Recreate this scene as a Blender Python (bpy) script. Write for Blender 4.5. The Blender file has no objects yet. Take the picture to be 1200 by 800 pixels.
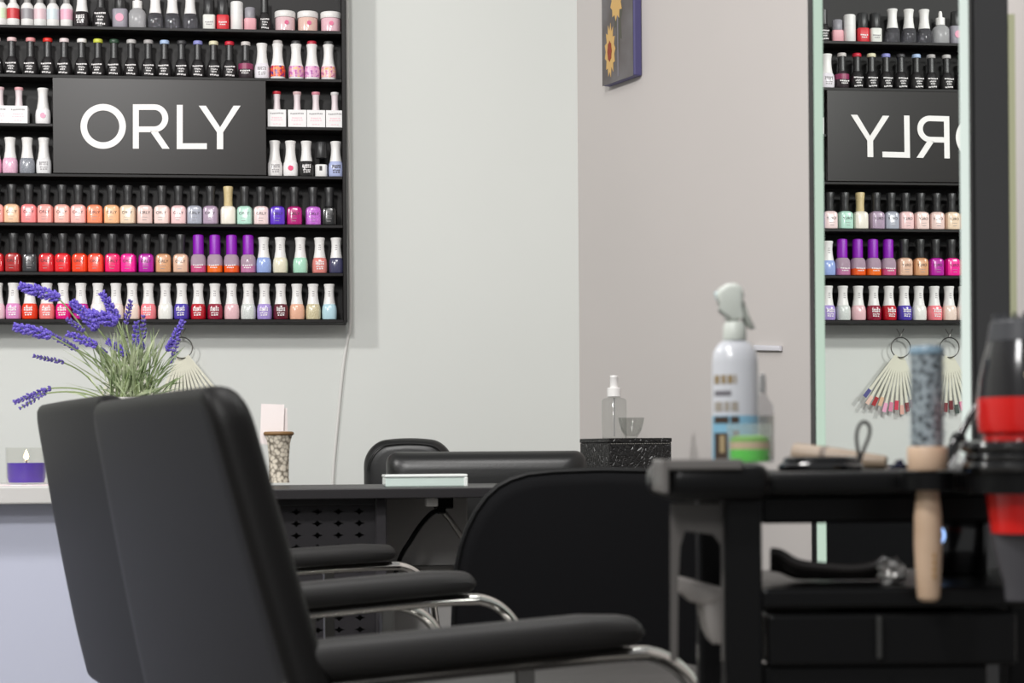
import bpy, bmesh, math, random
from math import sin, cos, tan, pi, radians, atan
from mathutils import Vector, Matrix

random.seed(7)
SC = bpy.context.scene
COL = SC.collection

# ------------------------------------------------------------------ camera
F = 2200.0                      # focal length in pixels of the 1200 px frame
PSI = radians(6.8)              # camera turned a little to the right
RHO = radians(0.42)             # slight roll
HOR = 535.0                     # horizon row
CAM = Vector((0.0, -4.383, 0.80))
cd = bpy.data.cameras.new('camera')
cam = bpy.data.objects.new('camera', cd)
COL.objects.link(cam)
cam.matrix_world = (Matrix.Translation(CAM) @ Matrix.Rotation(-PSI, 4, 'Z')
                    @ Matrix.Rotation(pi / 2, 4, 'X') @ Matrix.Rotation(-RHO, 4, 'Z'))
cd.sensor_width = 36.0
cd.lens = F / 1200 * 36.0
cd.shift_y = (HOR - 400) / 1200
cd.clip_start = 0.05
cd.dof.use_dof = True
cd.dof.focus_distance = 4.28
cd.dof.aperture_fstop = 11.5
SC.camera = cam

# ------------------------------------------------------------------ colour management, world, lamps
SC.view_settings.view_transform = 'Standard'
SC.view_settings.look = 'None'
SC.view_settings.exposure = 0.0
SC.view_settings.gamma = 1.0
SC.view_settings.use_curve_mapping = False
w = bpy.data.worlds.new('world')
SC.world = w
w.use_nodes = True
w.node_tree.nodes['Background'].inputs[0].default_value = (0.98, 0.99, 1.0, 1)
w.node_tree.nodes['Background'].inputs[1].default_value = 0.34


def lamp(name, loc, target, power, size, col=(1, 1, 1)):
    l = bpy.data.lights.new(name, 'AREA')
    l.shape = 'DISK'
    l.size = size
    l.energy = power
    l.color = col
    o = bpy.data.objects.new(name, l)
    COL.objects.link(o)
    o.location = loc
    o.rotation_euler = (Vector(target) - Vector(loc)).to_track_quat('-Z', 'Y').to_euler()
    return o


lamp('ceiling_or_fill_spot', (-1.95, -2.3, 2.65), (-0.3, 0, 1.3), 40, 0.22, (1, 0.985, 0.965))
lamp('ceiling_or_fill_spot', (-0.75, -4.0, 2.65), (-0.4, 0, 1.2), 52, 0.30, (1, 0.985, 0.965))
lamp('ceiling_or_fill_spot', (0.2, -2.4, 2.65), (0.2, -1.6, 0.0), 20, 0.5, (1, 0.98, 0.96))  # added fill lamp overhead, brightens the middle of the room; no known fixture
lamp('ceiling_or_fill_spot', (-1.2, -5.6, 2.65), (0.2, -2.0, 0.7), 34, 0.6, (1, 0.99, 0.98))  # added fill from behind the camera, stands for no known fixture


# ------------------------------------------------------------------ projection helpers (photo row/column -> place)
def ray(px, py):
    u, v = (px - 600) / F, (HOR - py) / F
    a = u * cos(RHO) + v * sin(RHO)
    b = -u * sin(RHO) + v * cos(RHO)
    return a, b


def C(X, d, z):                 # camera-aligned ground coordinates -> world
    return Vector((CAM.x + X * cos(PSI) + d * sin(PSI), CAM.y - X * sin(PSI) + d * cos(PSI), z))


def PD(px, py, d):              # at depth d
    a, b = ray(px, py)
    return C(a * d, d, CAM.z + b * d)


def XZ(px, py, d):
    a, b = ray(px, py)
    return a * d, CAM.z + b * d


def dirw(px, py):
    return PD(px, py, 1.0) - CAM


def PY(px, py, y):
    r = dirw(px, py)
    return CAM + r * ((y - CAM.y) / r.y)


def PX(px, py, x):
    r = dirw(px, py)
    return CAM + r * ((x - CAM.x) / r.x)


def PP(px, py, p0, n):
    r = dirw(px, py)
    return CAM + r * ((p0 - CAM).dot(n) / r.dot(n))


# ------------------------------------------------------------------ materials
def lin(c):
    c = c / 255.0
    return c / 12.92 if c <= 0.04045 else ((c + 0.055) / 1.055) ** 2.4


def rgb(h):
    h = h.lstrip('#')
    return (lin(int(h[0:2], 16)), lin(int(h[2:4], 16)), lin(int(h[4:6], 16)), 1)


MATS = {}


def mat(name, hexc, rough=0.5, metal=0.0, coat=0.0, spec=0.5, trans=0.0, noise=None, bump=None, sheen=0.0):
    if name in MATS:
        return MATS[name]
    m = bpy.data.materials.new(name)
    m.use_nodes = True
    nt = m.node_tree
    b = nt.nodes['Principled BSDF']
    b.inputs['Base Color'].default_value = rgb(hexc)
    b.inputs['Roughness'].default_value = rough
    b.inputs['Metallic'].default_value = metal
    b.inputs['Coat Weight'].default_value = coat
    b.inputs['Specular IOR Level'].default_value = spec
    b.inputs['Transmission Weight'].default_value = trans
    b.inputs['Sheen Weight'].default_value = sheen
    if noise or bump:
        tc = nt.nodes.new('ShaderNodeTexCoord')
    if noise:
        scale, h2, lo, hi = noise
        n = nt.nodes.new('ShaderNodeTexNoise')
        n.inputs['Scale'].default_value = scale
        n.inputs['Detail'].default_value = 4
        nt.links.new(tc.outputs['Object'], n.inputs['Vector'])
        r = nt.nodes.new('ShaderNodeValToRGB')
        r.color_ramp.elements[0].position = lo
        r.color_ramp.elements[1].position = hi
        r.color_ramp.elements[0].color = rgb(hexc)
        r.color_ramp.elements[1].color = rgb(h2)
        nt.links.new(n.outputs['Fac'], r.inputs['Fac'])
        nt.links.new(r.outputs['Color'], b.inputs['Base Color'])
    if bump:
        scale, strength = bump
        n = nt.nodes.new('ShaderNodeTexNoise')
        n.inputs['Scale'].default_value = scale
        n.inputs['Detail'].default_value = 3
        nt.links.new(tc.outputs['Object'], n.inputs['Vector'])
        bp = nt.nodes.new('ShaderNodeBump')
        bp.inputs['Strength'].default_value = strength
        bp.inputs['Distance'].default_value = 0.002
        nt.links.new(n.outputs['Fac'], bp.inputs['Height'])
        nt.links.new(bp.outputs['Normal'], b.inputs['Normal'])
    MATS[name] = m
    return m


def clear(name, tint='#ffffff', gloss=0.12, rough=0.05, body=0.0, bodyc='#ffffff'):
    """thin clear plastic or glass: transparent + glossy (+ a little milky body)"""
    if name in MATS:
        return MATS[name]
    m = bpy.data.materials.new(name)
    m.use_nodes = True
    nt = m.node_tree
    nt.nodes.clear()
    out = nt.nodes.new('ShaderNodeOutputMaterial')
    t = nt.nodes.new('ShaderNodeBsdfTransparent')
    t.inputs[0].default_value = rgb(tint)
    g = nt.nodes.new('ShaderNodeBsdfGlossy')
    g.inputs['Roughness'].default_value = rough
    lw = nt.nodes.new('ShaderNodeLayerWeight')
    lw.inputs['Blend'].default_value = 0.5
    pw = nt.nodes.new('ShaderNodeMath')
    pw.operation = 'POWER'
    pw.inputs[1].default_value = 3.5
    nt.links.new(lw.outputs['Facing'], pw.inputs[0])
    ma = nt.nodes.new('ShaderNodeMath')
    ma.operation = 'MULTIPLY_ADD'
    ma.inputs[1].default_value = min(0.8, gloss * 1.8)
    ma.inputs[2].default_value = 0.03
    nt.links.new(pw.outputs[0], ma.inputs[0])
    mx = nt.nodes.new('ShaderNodeMixShader')
    nt.links.new(ma.outputs[0], mx.inputs[0])
    nt.links.new(t.outputs[0], mx.inputs[1])
    nt.links.new(g.outputs[0], mx.inputs[2])
    last = mx
    if body:
        d = nt.nodes.new('ShaderNodeBsdfDiffuse')
        d.inputs[0].default_value = rgb(bodyc)
        m2 = nt.nodes.new('ShaderNodeMixShader')
        m2.inputs[0].default_value = body
        nt.links.new(mx.outputs[0], m2.inputs[1])
        nt.links.new(d.outputs[0], m2.inputs[2])
        last = m2
    nt.links.new(last.outputs[0], out.inputs[0])
    MATS[name] = m
    return m


def emit(name, hexc, strength):
    if name in MATS:
        return MATS[name]
    m = bpy.data.materials.new(name)
    m.use_nodes = True
    nt = m.node_tree
    nt.nodes.clear()
    out = nt.nodes.new('ShaderNodeOutputMaterial')
    e = nt.nodes.new('ShaderNodeEmission')
    e.inputs[0].default_value = rgb(hexc)
    e.inputs[1].default_value = strength
    nt.links.new(e.outputs[0], out.inputs[0])
    MATS[name] = m
    return m


wall_m = mat('wall_paint', '#d4d6d2', 0.8, spec=0.2, noise=(1.2, '#d1d3cf', 0.35, 0.7))
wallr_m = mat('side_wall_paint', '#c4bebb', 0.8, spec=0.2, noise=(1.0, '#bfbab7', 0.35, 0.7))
floor_m = mat('floor_tile', '#8f8c88', 0.35, noise=(6, '#7d7a76', 0.4, 0.7))
black_m = mat('rack_black', '#191717', 0.42, spec=0.2)
board_m = mat('sign_black', '#1f1c1b', 0.3, spec=0.2)
white_letter_m = mat('letter_white', '#e9e6e4', 0.5)
leather_m = mat('black_leather', '#121212', 0.36, spec=0.5, bump=(260, 0.08))
leather2_m = mat('chair_leather', '#0e0d0d', 0.5, spec=0.17, bump=(420, 0.08))
pad_m = mat('arm_pad_rubber', '#272626', 0.55, spec=0.3)
velvet_m = mat('black_velvet', '#0b0b0d', 0.8, spec=0.1)
chrome_m = mat('chrome', '#d8d6d2', 0.14, metal=1.0)
steel_m = mat('dull_steel', '#8d8b88', 0.3, metal=1.0)
desk_m = mat('desk_black', '#211f21', 0.4, spec=0.4)
perf_m = mat('perforated_metal', '#262427', 0.5, spec=0.3)
troll_m = mat('trolley_plastic', '#0a0a0b', 0.33, spec=0.22)
gloss_black_m = mat('gloss_black', '#0d0d0e', 0.12, coat=0.5)
capblack_m = mat('cap_black', '#2a2a2b', 0.35)
capwhite_m = mat('cap_white', '#e8e6e4', 0.35)
print_white_m = mat('print_white', '#e6e2e2', 0.5)
print_dark_m = mat('print_dark', '#2b2426', 0.5)
print_grey_m = mat('print_grey', '#9a9698', 0.5)


# ------------------------------------------------------------------ mesh helpers
def finish(name, bm, m, parent=None, smooth=38, mats=None):
    bmesh.ops.recalc_face_normals(bm, faces=bm.faces[:])
    me = bpy.data.meshes.new(name)
    bm.to_mesh(me)
    bm.free()
    if mats:
        for x in mats:
            me.materials.append(x)
    elif m:
        me.materials.append(m)
    if smooth:
        me.shade_smooth()
        me.set_sharp_from_angle(angle=radians(smooth))
    o = bpy.data.objects.new(name, me)
    COL.objects.link(o)
    if parent:
        o.parent = parent
    return o


def tag(o, label=None, cat=None, group=None, kind=None):
    if label:
        o['label'] = label
    if cat:
        o['category'] = cat
    if group:
        o['group'] = group
    if kind:
        o['kind'] = kind
    return o


def thing(name, label, cat, loc=(0, 0, 0), rz=0.0, group=None):
    o = bpy.data.objects.new(name, None)
    o.empty_display_size = 0.05
    COL.objects.link(o)
    o.location = loc
    o.rotation_euler = (0, 0, rz)
    return tag(o, label, cat, group)


def struct(name, bm, m, label=None, smooth=0):
    o = finish(name, bm, m, None, smooth)
    o['kind'] = 'structure'
    return o


def add_box(bm, lo, hi, bev=0.0, seg=3):
    x0, y0, z0 = lo
    x1, y1, z1 = hi
    vs = [bm.verts.new(p) for p in ((x0, y0, z0), (x1, y0, z0), (x1, y1, z0), (x0, y1, z0),
                                    (x0, y0, z1), (x1, y0, z1), (x1, y1, z1), (x0, y1, z1))]
    fs = [bm.faces.new([vs[i] for i in q]) for q in
          ((3, 2, 1, 0), (4, 5, 6, 7), (0, 1, 5, 4), (1, 2, 6, 5), (2, 3, 7, 6), (3, 0, 4, 7))]
    if bev:
        es = list({e for f in fs for e in f.edges})
        r = bmesh.ops.bevel(bm, geom=es, offset=bev, segments=seg, profile=0.5, affect='EDGES', clamp_overlap=True)
        return list({v for f in r['faces'] for v in f.verts} | {v for v in vs if v.is_valid})
    return vs


def Box(lo, hi, bev=0.0, seg=3):
    bm = bmesh.new()
    add_box(bm, lo, hi, bev, seg)
    return bm


def add_lathe(bm, prof, seg=24, power=None, sx=1.0, sy=1.0, c=(0, 0, 0)):
    rings = []
    for r, z in prof:
        if r <= 1e-7:
            rings.append([bm.verts.new((c[0], c[1], c[2] + z))])
            continue
        ring = []
        for i in range(seg):
            a = 2 * pi * (i + 0.5) / seg
            ca, sa = cos(a), sin(a)
            k = 1.0
            if power:
                k = (abs(ca) ** power + abs(sa) ** power) ** (-1.0 / power)
            ring.append(bm.verts.new((c[0] + r * k * ca * sx, c[1] + r * k * sa * sy, c[2] + z)))
        rings.append(ring)
    for a, b in zip(rings, rings[1:]):
        if len(a) == 1 and len(b) == 1:
            continue
        for i in range(seg):
            j = (i + 1) % seg
            if len(a) == 1:
                bm.faces.new((a[0], b[i], b[j]))
            elif len(b) == 1:
                bm.faces.new((a[i], a[j], b[0]))
            else:
                bm.faces.new((a[i], a[j], b[j], b[i]))
    return bm


def Lathe(prof, **k):
    return add_lathe(bmesh.new(), prof, **k)


def smooth_path(pts, n=6):
    pts = [Vector(p) for p in pts]
    if len(pts) < 3:
        return pts
    out = []
    for i in range(len(pts) - 1):
        p0 = pts[max(i - 1, 0)]
        p1, p2 = pts[i], pts[i + 1]
        p3 = pts[min(i + 2, len(pts) - 1)]
        for k in range(n):
            t = k / n
            out.append(0.5 * ((2 * p1) + (p2 - p0) * t + (2 * p0 - 5 * p1 + 4 * p2 - p3) * t * t
                              + (3 * p1 - p0 - 3 * p2 + p3) * t ** 3))
    out.append(pts[-1])
    return out


def add_tube(bm, pts, r, seg=10, closed=False, flat=1.0):
    pts = [Vector(p) for p in pts]
    n = len(pts)
    rad = r if isinstance(r, (list, tuple)) else [r] * n
    rings = []
    up = None
    for i, p in enumerate(pts):
        a = pts[(i - 1) % n] if (closed or i > 0) else p
        b = pts[(i + 1) % n] if (closed or i < n - 1) else p
        t = (b - a).normalized()
        if up is None:
            up = Vector((0, 0, 1)) if abs(t.z) < 0.9 else Vector((1, 0, 0))
        s = t.cross(up)
        if s.length < 1e-5:
            s = t.cross(Vector((0, 1, 0)))
        s.normalize()
        up2 = s.cross(t).normalized()
        up = up2
        rings.append([bm.verts.new(p + (s * cos(2 * pi * k / seg) + up2 * sin(2 * pi * k / seg) * flat) * rad[i])
                      for k in range(seg)])
    m = n if closed else n - 1
    for i in range(m):
        A, B = rings[i], rings[(i + 1) % n]
        for k in range(seg):
            j = (k + 1) % seg
            bm.faces.new((A[k], A[j], B[j], B[k]))
    if not closed:
        bm.faces.new(rings[0][::-1])
        bm.faces.new(rings[-1])
    return bm


def Tube(pts, r, **k):
    return add_tube(bmesh.new(), pts, r, **k)


def add_slab(bm, outline, thick, bev=0.0, seg=3):
    """outline: list of 3-vectors in one plane; thick: offset vector"""
    th = Vector(thick)
    a = [bm.verts.new(Vector(p)) for p in outline]
    b = [bm.verts.new(Vector(p) + th) for p in outline]
    fa = bm.faces.new(a)
    fb = bm.faces.new(b[::-1])
    n = len(a)
    for i in range(n):
        j = (i + 1) % n
        bm.faces.new((a[i], b[i], b[j], a[j]))
    if bev:
        es = list(fa.edges) + list(fb.edges)
        bmesh.ops.bevel(bm, geom=es, offset=bev, segments=seg, profile=0.5, affect='EDGES', clamp_overlap=True)
    return bm


def Slab(*a, **k):
    return add_slab(bmesh.new(), *a, **k)


def Pillow(outline, thick, bev, n=6):
    """upholstered panel: closed (x, z) outline, rounded over on both faces, from y = 0 to y = thick"""
    xs = [p[0] for p in outline]
    zs_ = [p[1] for p in outline]
    xc, zc = (max(xs) + min(xs)) / 2, (max(zs_) + min(zs_)) / 2
    hw_, hh = (max(xs) - min(xs)) / 2, (max(zs_) - min(zs_)) / 2
    lay = []
    for k in range(n + 1):
        a_ = pi / 2 * k / n
        lay.append((bev * (1 - sin(a_)), bev * (1 - cos(a_))))  # inset, depth
    lay = lay + [(i, thick - y) for i, y in lay[::-1]]
    lay = [(bev, 0)] + lay[1:-1] + [(bev, thick)]
    bm = bmesh.new()
    rings = []
    for ins, y in lay:
        rings.append([bm.verts.new((xc + (x - xc) * (hw_ - ins) / hw_, y, zc + (z - zc) * (hh - ins) / hh)) for x, z in outline])
    m_ = len(outline)
    bm.faces.new(rings[0])
    bm.faces.new(rings[-1][::-1])
    for A_, B_ in zip(rings, rings[1:]):
        for i in range(m_):
            j = (i + 1) % m_
            bm.faces.new((A_[i], B_[i], B_[j], A_[j]))
    return bm


ORD = ['', 'first', 'second', 'third', 'fourth', 'fifth', 'sixth', 'seventh', 'eighth', 'ninth', 'tenth', 'eleventh',
       'twelfth', 'thirteenth', 'fourteenth', 'fifteenth', 'sixteenth', 'seventeenth', 'eighteenth', 'nineteenth',
       'twentieth', 'twenty-first', 'twenty-second', 'twenty-third']

# ================================================================== the setting
corner = PY(678, 300, 0.0)
WX = corner.x
wd = Vector((sin(radians(20.3)), -cos(radians(20.3)), 0))      # side wall, running from the corner to the viewer
wn = Vector((-cos(radians(20.3)), -sin(radians(20.3)), 0))     # its normal, into the room
LX = -3.0
struct('floor', Box((LX - 0.1, -7.0, -0.05), (3.0, 0.1, 0.0)), floor_m)
struct('wall_back', Box((LX - 0.1, 0.0, 0.0), (WX + 0.05, 0.12, 2.75)), wall_m)
struct('wall_left', Box((LX - 0.1, -7.0, 0.0), (LX, 0.0, 2.75)), wall_m)
a = Vector((WX, 0, 0))
b = a + wd * 4.2
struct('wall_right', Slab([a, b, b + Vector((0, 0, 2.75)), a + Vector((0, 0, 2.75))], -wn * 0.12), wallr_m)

# ================================================================== polish rack on the back wall
YB = -0.055                      # bottle centre line
YF = -0.080                      # rack front
U = 1 / 517.0
rack = thing('polish_rack', 'black wall rack of narrow shelves packed with nail polish bottles', 'rack',
             (PY(200, 376, 0).x, 0, PY(200, 378, YF).z))
RL = rack.location.copy()


def loc(v):
    return Vector(v) - RL


xl, xr = PY(-45, 200, YF).x, PY(406, 200, YF).x
ztop = PY(200, -60, YF).z
zbot = PY(200, 377.5, YF).z
finish('back_panel', Box(loc((xl, -0.012, zbot)), loc((xr, 0.0, ztop))), black_m, rack, 0)
for x0, x1 in ((xl, xl + 0.008), (xr - 0.009, xr)):
    finish('side_panel', Box(loc((x0, YF, zbot)), loc((x1, -0.012, ztop)), 0.001, 1), black_m, rack, 0)
ROWY = {1: 32.5, 2: 89.5, 3: 146.5, 4: 204.5, 5: 262.0, 6: 319.0, 7: 374.0}
ROWZ = {k: PY(200, v, YF).z for k, v in ROWY.items()}
SGL, SGR = PY(62, 150, YF).x, PY(312, 150, YF).x
for k, z in ROWZ.items():
    spans = [(xl + 0.008, xr - 0.009)]
    if k == 3:
        spans = [(xl + 0.008, SGL), (SGR, xr - 0.009)]
    for x0, x1 in spans:
        finish('shelf', Box(loc((x0, YF, z - 0.007)), loc((x1, -0.012, z)), 0.0008, 1), black_m, rack, 0)

# ---- the sign board
zs0, zs1 = ROWZ[4] + 0.0, ROWZ[2] - 0.007
sign = thing('sign_board', 'black sign board with big white ORLY lettering in the polish rack', 'sign',
             ((SGL + SGR) / 2, YF, zs0))
SL = sign.location.copy()
finish('board', Box(Vector((SGL, YF - 0.004, zs0)) - SL, Vector((SGR, YF + 0.02, zs1)) - SL, 0.001, 1), board_m, sign, 0)
YS = YF - 0.004


def sp(px, py, off=0.0):
    return PY(px, py, YS - off) - SL


def letter(polys):
    bm = bmesh.new()
    for poly in polys:
        add_slab(bm, [sp(*p) for p in poly], (0, -0.002, 0))
    return finish('letter', bm, white_letter_m, sign, 0)


# O
n = 56
bm = bmesh.new()
ro, ri = 26.6, 18.9
cx, cy = 121.0, 148.2
outer = [(cx + ro * cos(2 * pi * i / n), cy + (ro - 0.3) * sin(2 * pi * i / n)) for i in range(n)]
inner = [(cx + ri * cos(2 * pi * i / n), cy + (ri - 0.3) * sin(2 * pi * i / n)) for i in range(n)]
for i in range(n):
    j = (i + 1) % n
    add_slab(bm, [sp(*outer[i]), sp(*outer[j]), sp(*inner[j]), sp(*inner[i])], (0, -0.002, 0))
finish('letter', bm, white_letter_m, sign, 0)
# R
polys = [[(155.8, 122.3), (162.8, 122.3), (162.8, 174.3), (155.8, 174.3)],
         [(162.8, 122.3), (181, 122.3), (181, 129), (162.8, 129)],
         [(162.8, 148.3), (181, 148.3), (181, 155), (162.8, 155)],
         [(176, 154), (183.5, 152), (198.8, 174.4), (190.3, 174.4)]]
m_ = 16
for i in range(m_):
    a0, a1 = -pi / 2 + pi * i / m_, -pi / 2 + pi * (i + 1) / m_
    polys.append([(181 + 16.3 * cos(a0), 138.65 + 16.35 * sin(a0)), (181 + 16.3 * cos(a1), 138.65 + 16.35 * sin(a1)),
                  (181 + 9.2 * cos(a1), 138.65 + 9.65 * sin(a1)), (181 + 9.2 * cos(a0), 138.65 + 9.65 * sin(a0))])
letter(polys)
# L
letter([[(207.2, 123), (214.2, 123), (214.2, 168), (242.5, 168), (242.5, 174.8), (207.2, 174.8)]])
# Y
letter([[(233, 124), (241.3, 124), (258.0, 149.2), (273.7, 124), (282, 124), (261.6, 155), (261.6, 175), (254.2, 175), (254.2, 155)]])


# ---- bottle meshes, built once and shared
def mesh_of(name, bm, smooth=35):
    bmesh.ops.recalc_face_normals(bm, faces=bm.faces[:])
    me = bpy.data.meshes.new(name)
    bm.to_mesh(me)
    bm.free()
    me.materials.append(None)
    if smooth:
        me.shade_smooth()
        me.set_sharp_from_angle(angle=radians(smooth))
    return me


def pu(prof):
    return [(r * U, z * U) for r, z in prof]


def marks(rows, y, wid):
    """illegible printed lines: rows of (z, height, width, count)"""
    rnd = random.Random(3)
    bm = bmesh.new()
    for z, h, wd_, cnt in rows:
        step = wd_ / cnt
        for i in range(cnt):
            x0 = -wd_ / 2 + i * step + rnd.uniform(0, 0.15) * step
            x1 = x0 + step * rnd.uniform(0.55, 0.8)
            dz = rnd.uniform(-0.25, 0.25) * h
            add_box(bm, (x0 * U, (y - 0.25) * U, (z + dz) * U), (x1 * U, (y + 0.5) * U, (z + dz + h) * U))
    return bm


def text_mesh(s, width):
    cu = bpy.data.curves.new('lettering', 'FONT')
    cu.body = s
    cu.align_x = 'CENTER'
    cu.extrude = 0.01
    o = bpy.data.objects.new('lettering', cu)
    COL.objects.link(o)
    bpy.context.view_layer.update()
    dg = bpy.context.evaluated_depsgraph_get()
    me = bpy.data.meshes.new_from_object(o.evaluated_get(dg))
    bpy.data.objects.remove(o)
    xs = [v.co.x for v in me.vertices]
    k = width / (max(xs) - min(xs))
    ys = [v.co.y for v in me.vertices]
    y0 = (max(ys) + min(ys)) / 2
    for v in me.vertices:
        x, y, z = v.co
        v.co = (x * k, -z * 0.02 * k - 0.0, (y - y0) * k)
    me.materials.clear()
    me.materials.append(None)
    return me


ME = {}
ME['lacquer_body'] = mesh_of('bottle', Lathe(pu([(0, 0), (7.6, 0), (8.9, 1.3), (9, 3), (9, 17.5), (8.2, 20.6), (6, 22.3), (4.6, 22.7), (0, 22.7)]), power=4.5, seg=28))
ME['lacquer_cap'] = mesh_of('cap', Lathe(pu([(0, 22.7), (4.9, 22.7), (5.2, 24), (4.9, 30), (5.3, 38), (5.9, 44.5), (5.5, 45.6), (0, 45.8)]), seg=20))
ME['gloss_body'] = mesh_of('bottle', Lathe(pu([(0, 0), (6.8, 0), (8.3, 0.9), (8.8, 3), (8.9, 11), (8.3, 16), (7.2, 18.6), (0, 18.7)]), power=3.0, seg=24))
ME['gloss_cap'] = mesh_of('cap', Lathe(pu([(0, 18.7), (7.2, 18.7), (7.0, 20.2), (5.9, 27), (5.5, 33), (5.9, 39), (6.6, 41.8), (6.2, 42.7), (0, 42.9)]), seg=20))
ME['gel_body'] = mesh_of('bottle', Lathe(pu([(0, 0), (7.8, 0), (8.5, 1), (8.7, 8), (8.2, 14), (6.6, 19), (4.9, 22), (0, 22.2)]), seg=24))
ME['gel_cap'] = mesh_of('cap', Lathe(pu([(0, 22.2), (4.7, 22.2), (4.4, 25), (4.4, 40), (0, 40)]), seg=18))
ME['gel_top'] = mesh_of('colour_tip', Lathe(pu([(0, 40), (5.2, 40), (5.6, 41), (5.5, 43.6), (5.0, 44.4), (0, 44.5)]), seg=18))
ME['box_box'] = mesh_of('box', Box((-10.8 * U, -9 * U, 0), (10.8 * U, 9 * U, 20.8 * U), 0.0005, 1), 0)
ME['box_cap'] = mesh_of('cap', Lathe(pu([(0, 20.8), (4.6, 20.8), (4.0, 26), (3.7, 32), (4.1, 39), (4.3, 40), (0, 40)]), seg=18))
ME['box_top'] = mesh_of('colour_tip', Lathe(pu([(0, 40), (4.5, 40), (5.0, 40.8), (4.9, 43.2), (0, 43.8)]), seg=18))
ME['jar_body'] = mesh_of('jar', Lathe(pu([(0, 0), (11, 0), (11.6, 0.8), (11.7, 15), (11.2, 16.4), (0, 16.5)]), seg=28))
ME['jar_lid'] = mesh_of('lid', Lathe(pu([(0, 16.5), (12.1, 16.5), (12.3, 17), (12.3, 22.8), (11.8, 23.7), (0, 23.8)]), seg=28))
ME['jar_dot'] = mesh_of('emblem', add_lathe(bmesh.new(), [(0, 0), (3.2 * U, 0), (3.2 * U, 0.6 * U), (0, 0.6 * U)], seg=16), 0)
ME['treat_body'] = mesh_of('bottle', Lathe(pu([(0, 9.0), (8.9, 9.0), (8.9, 15), (8.1, 19.5), (6.3, 22), (0, 22.3)]), power=3.4, seg=24))
ME['treat_liquid'] = mesh_of('lower_layer', Lathe(pu([(0, 0), (7.6, 0), (8.9, 1.2), (8.95, 9.0), (0, 9.0)]), power=3.4, seg=24))
ME['treat_cap'] = mesh_of('cap', Lathe(pu([(0, 22.3), (6.4, 22.3), (6.4, 43.2), (5.8, 45), (3, 45.8), (0, 46)]), seg=20))
ME['tube_body'] = mesh_of('bottle', Lathe(pu([(0, 0), (6.9, 0), (7.2, 0.7), (7.2, 22), (6.6, 25), (4.4, 28), (0, 28.2)]), seg=24))
ME['tube_cap'] = mesh_of('cap', Lathe(pu([(0, 28.2), (4.0, 28.2), (3.6, 32), (3.9, 44), (0, 44.2)]), seg=16))
ME['tube_band'] = mesh_of('label_band', Lathe(pu([(7.2, 9), (7.35, 9), (7.35, 21), (7.2, 21)]), seg=24))
ME['dropper_body'] = mesh_of('bottle', Lathe(pu([(0, 0), (9.4, 0), (10, 1), (10, 17.5), (8.6, 21), (5, 24), (0, 24.2)]), power=3.2, seg=28))
ME['dropper_cap'] = mesh_of('cap', Lathe(pu([(0, 24.2), (5.6, 24.2), (5.6, 33), (2.6, 34), (2.4, 39), (1.6, 41.5), (0, 42)]), seg=18))
ME['stick_body'] = mesh_of('bottle', Lathe(pu([(0, 0), (7.0, 0), (7.3, 0.7), (7.3, 17), (6.9, 18), (0, 18)]), power=5, seg=24))
ME['stick_cap'] = mesh_of('cap', Lathe(pu([(0, 18), (6.4, 18), (6.6, 18.6), (6.4, 36), (5.8, 37), (0, 37.2)]), seg=20))
ME['short_cap'] = mesh_of('cap', Lathe(pu([(0, 15), (6.2, 15), (6.4, 15.6), (6.3, 27), (5.6, 28), (0, 28.2)]), seg=20))
ME['short_body'] = mesh_of('bottle', Lathe(pu([(0, 0), (6.8, 0), (7.1, 0.7), (7.1, 14.3), (6.4, 15), (0, 15)]), power=5, seg=24))
ME['white_can'] = mesh_of('canister', Lathe(pu([(0, 0), (7.2, 0), (7.5, 0.6), (7.5, 20), (7.3, 20.2), (7.5, 20.4), (7.4, 33.5), (6.6, 34.5), (0, 34.6)]), seg=24))
ME['big_gel_body'] = mesh_of('bottle', Lathe(pu([(0, 0), (9, 0), (9.8, 1), (9.9, 15), (8.4, 20), (5.5, 24), (0, 24.2)]), seg=24))
ME['big_gel_cap'] = mesh_of('cap', Lathe(pu([(0, 24.2), (5.0, 24.2), (4.6, 28), (4.6, 42), (4.2, 43), (0, 43)]), seg=18))
ME['print_rows'] = mesh_of('print', marks([(12.8, 1.5, 12, 8), (9.4, 1.2, 8, 5), (6.6, 1.2, 6, 3), (2.6, 1.6, 10, 7)], -8.75, 12), 0)
ME['print_gloss'] = mesh_of('print', marks([(12.8, 1.5, 10, 5), (10.0, 1.9, 10, 5), (7.2, 1.4, 9, 5), (4.6, 1.4, 8, 3)], -8.8, 12), 0)
ME['print_box'] = mesh_of('print', marks([(15.5, 1.6, 16, 8)], -9.0, 16), 0)
ME['print_box2'] = mesh_of('print', marks([(8, 1.0, 14, 5), (10.3, 1.3, 12, 5), (3.4, 0.8, 10, 3)], -9.0, 16), 0)
ME['print_cap'] = mesh_of('print', marks([(26, 1.1, 1.6, 1), (28, 1.1, 3.2, 2), (30.4, 1.2, 3.0, 2), (33, 1.0, 2.4, 2)], -5.6, 4), 0)
ME['orly'] = text_mesh('ORLY', 11.6 * U)
ME['print_line'] = mesh_of('print', marks([(4.6, 0.5, 7, 1), (8.0, 0.35, 9, 1)], -9.0, 9), 0)
# two-line white name print
ME['print_two'] = mesh_of('print', marks([(8.4, 1.5, 12, 5), (5.6, 1.2, 9, 4)], -8.95, 12), 0)


def part(root, key, m, name=None, off=None):
    me = ME[key]
    o = bpy.data.objects.new(name or me.name.split('.')[0], me)
    COL.objects.link(o)
    o.parent = root
    o.material_slots[0].link = 'OBJECT'
    o.material_slots[0].material = m
    if off:
        o.location = off
    return o


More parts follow.
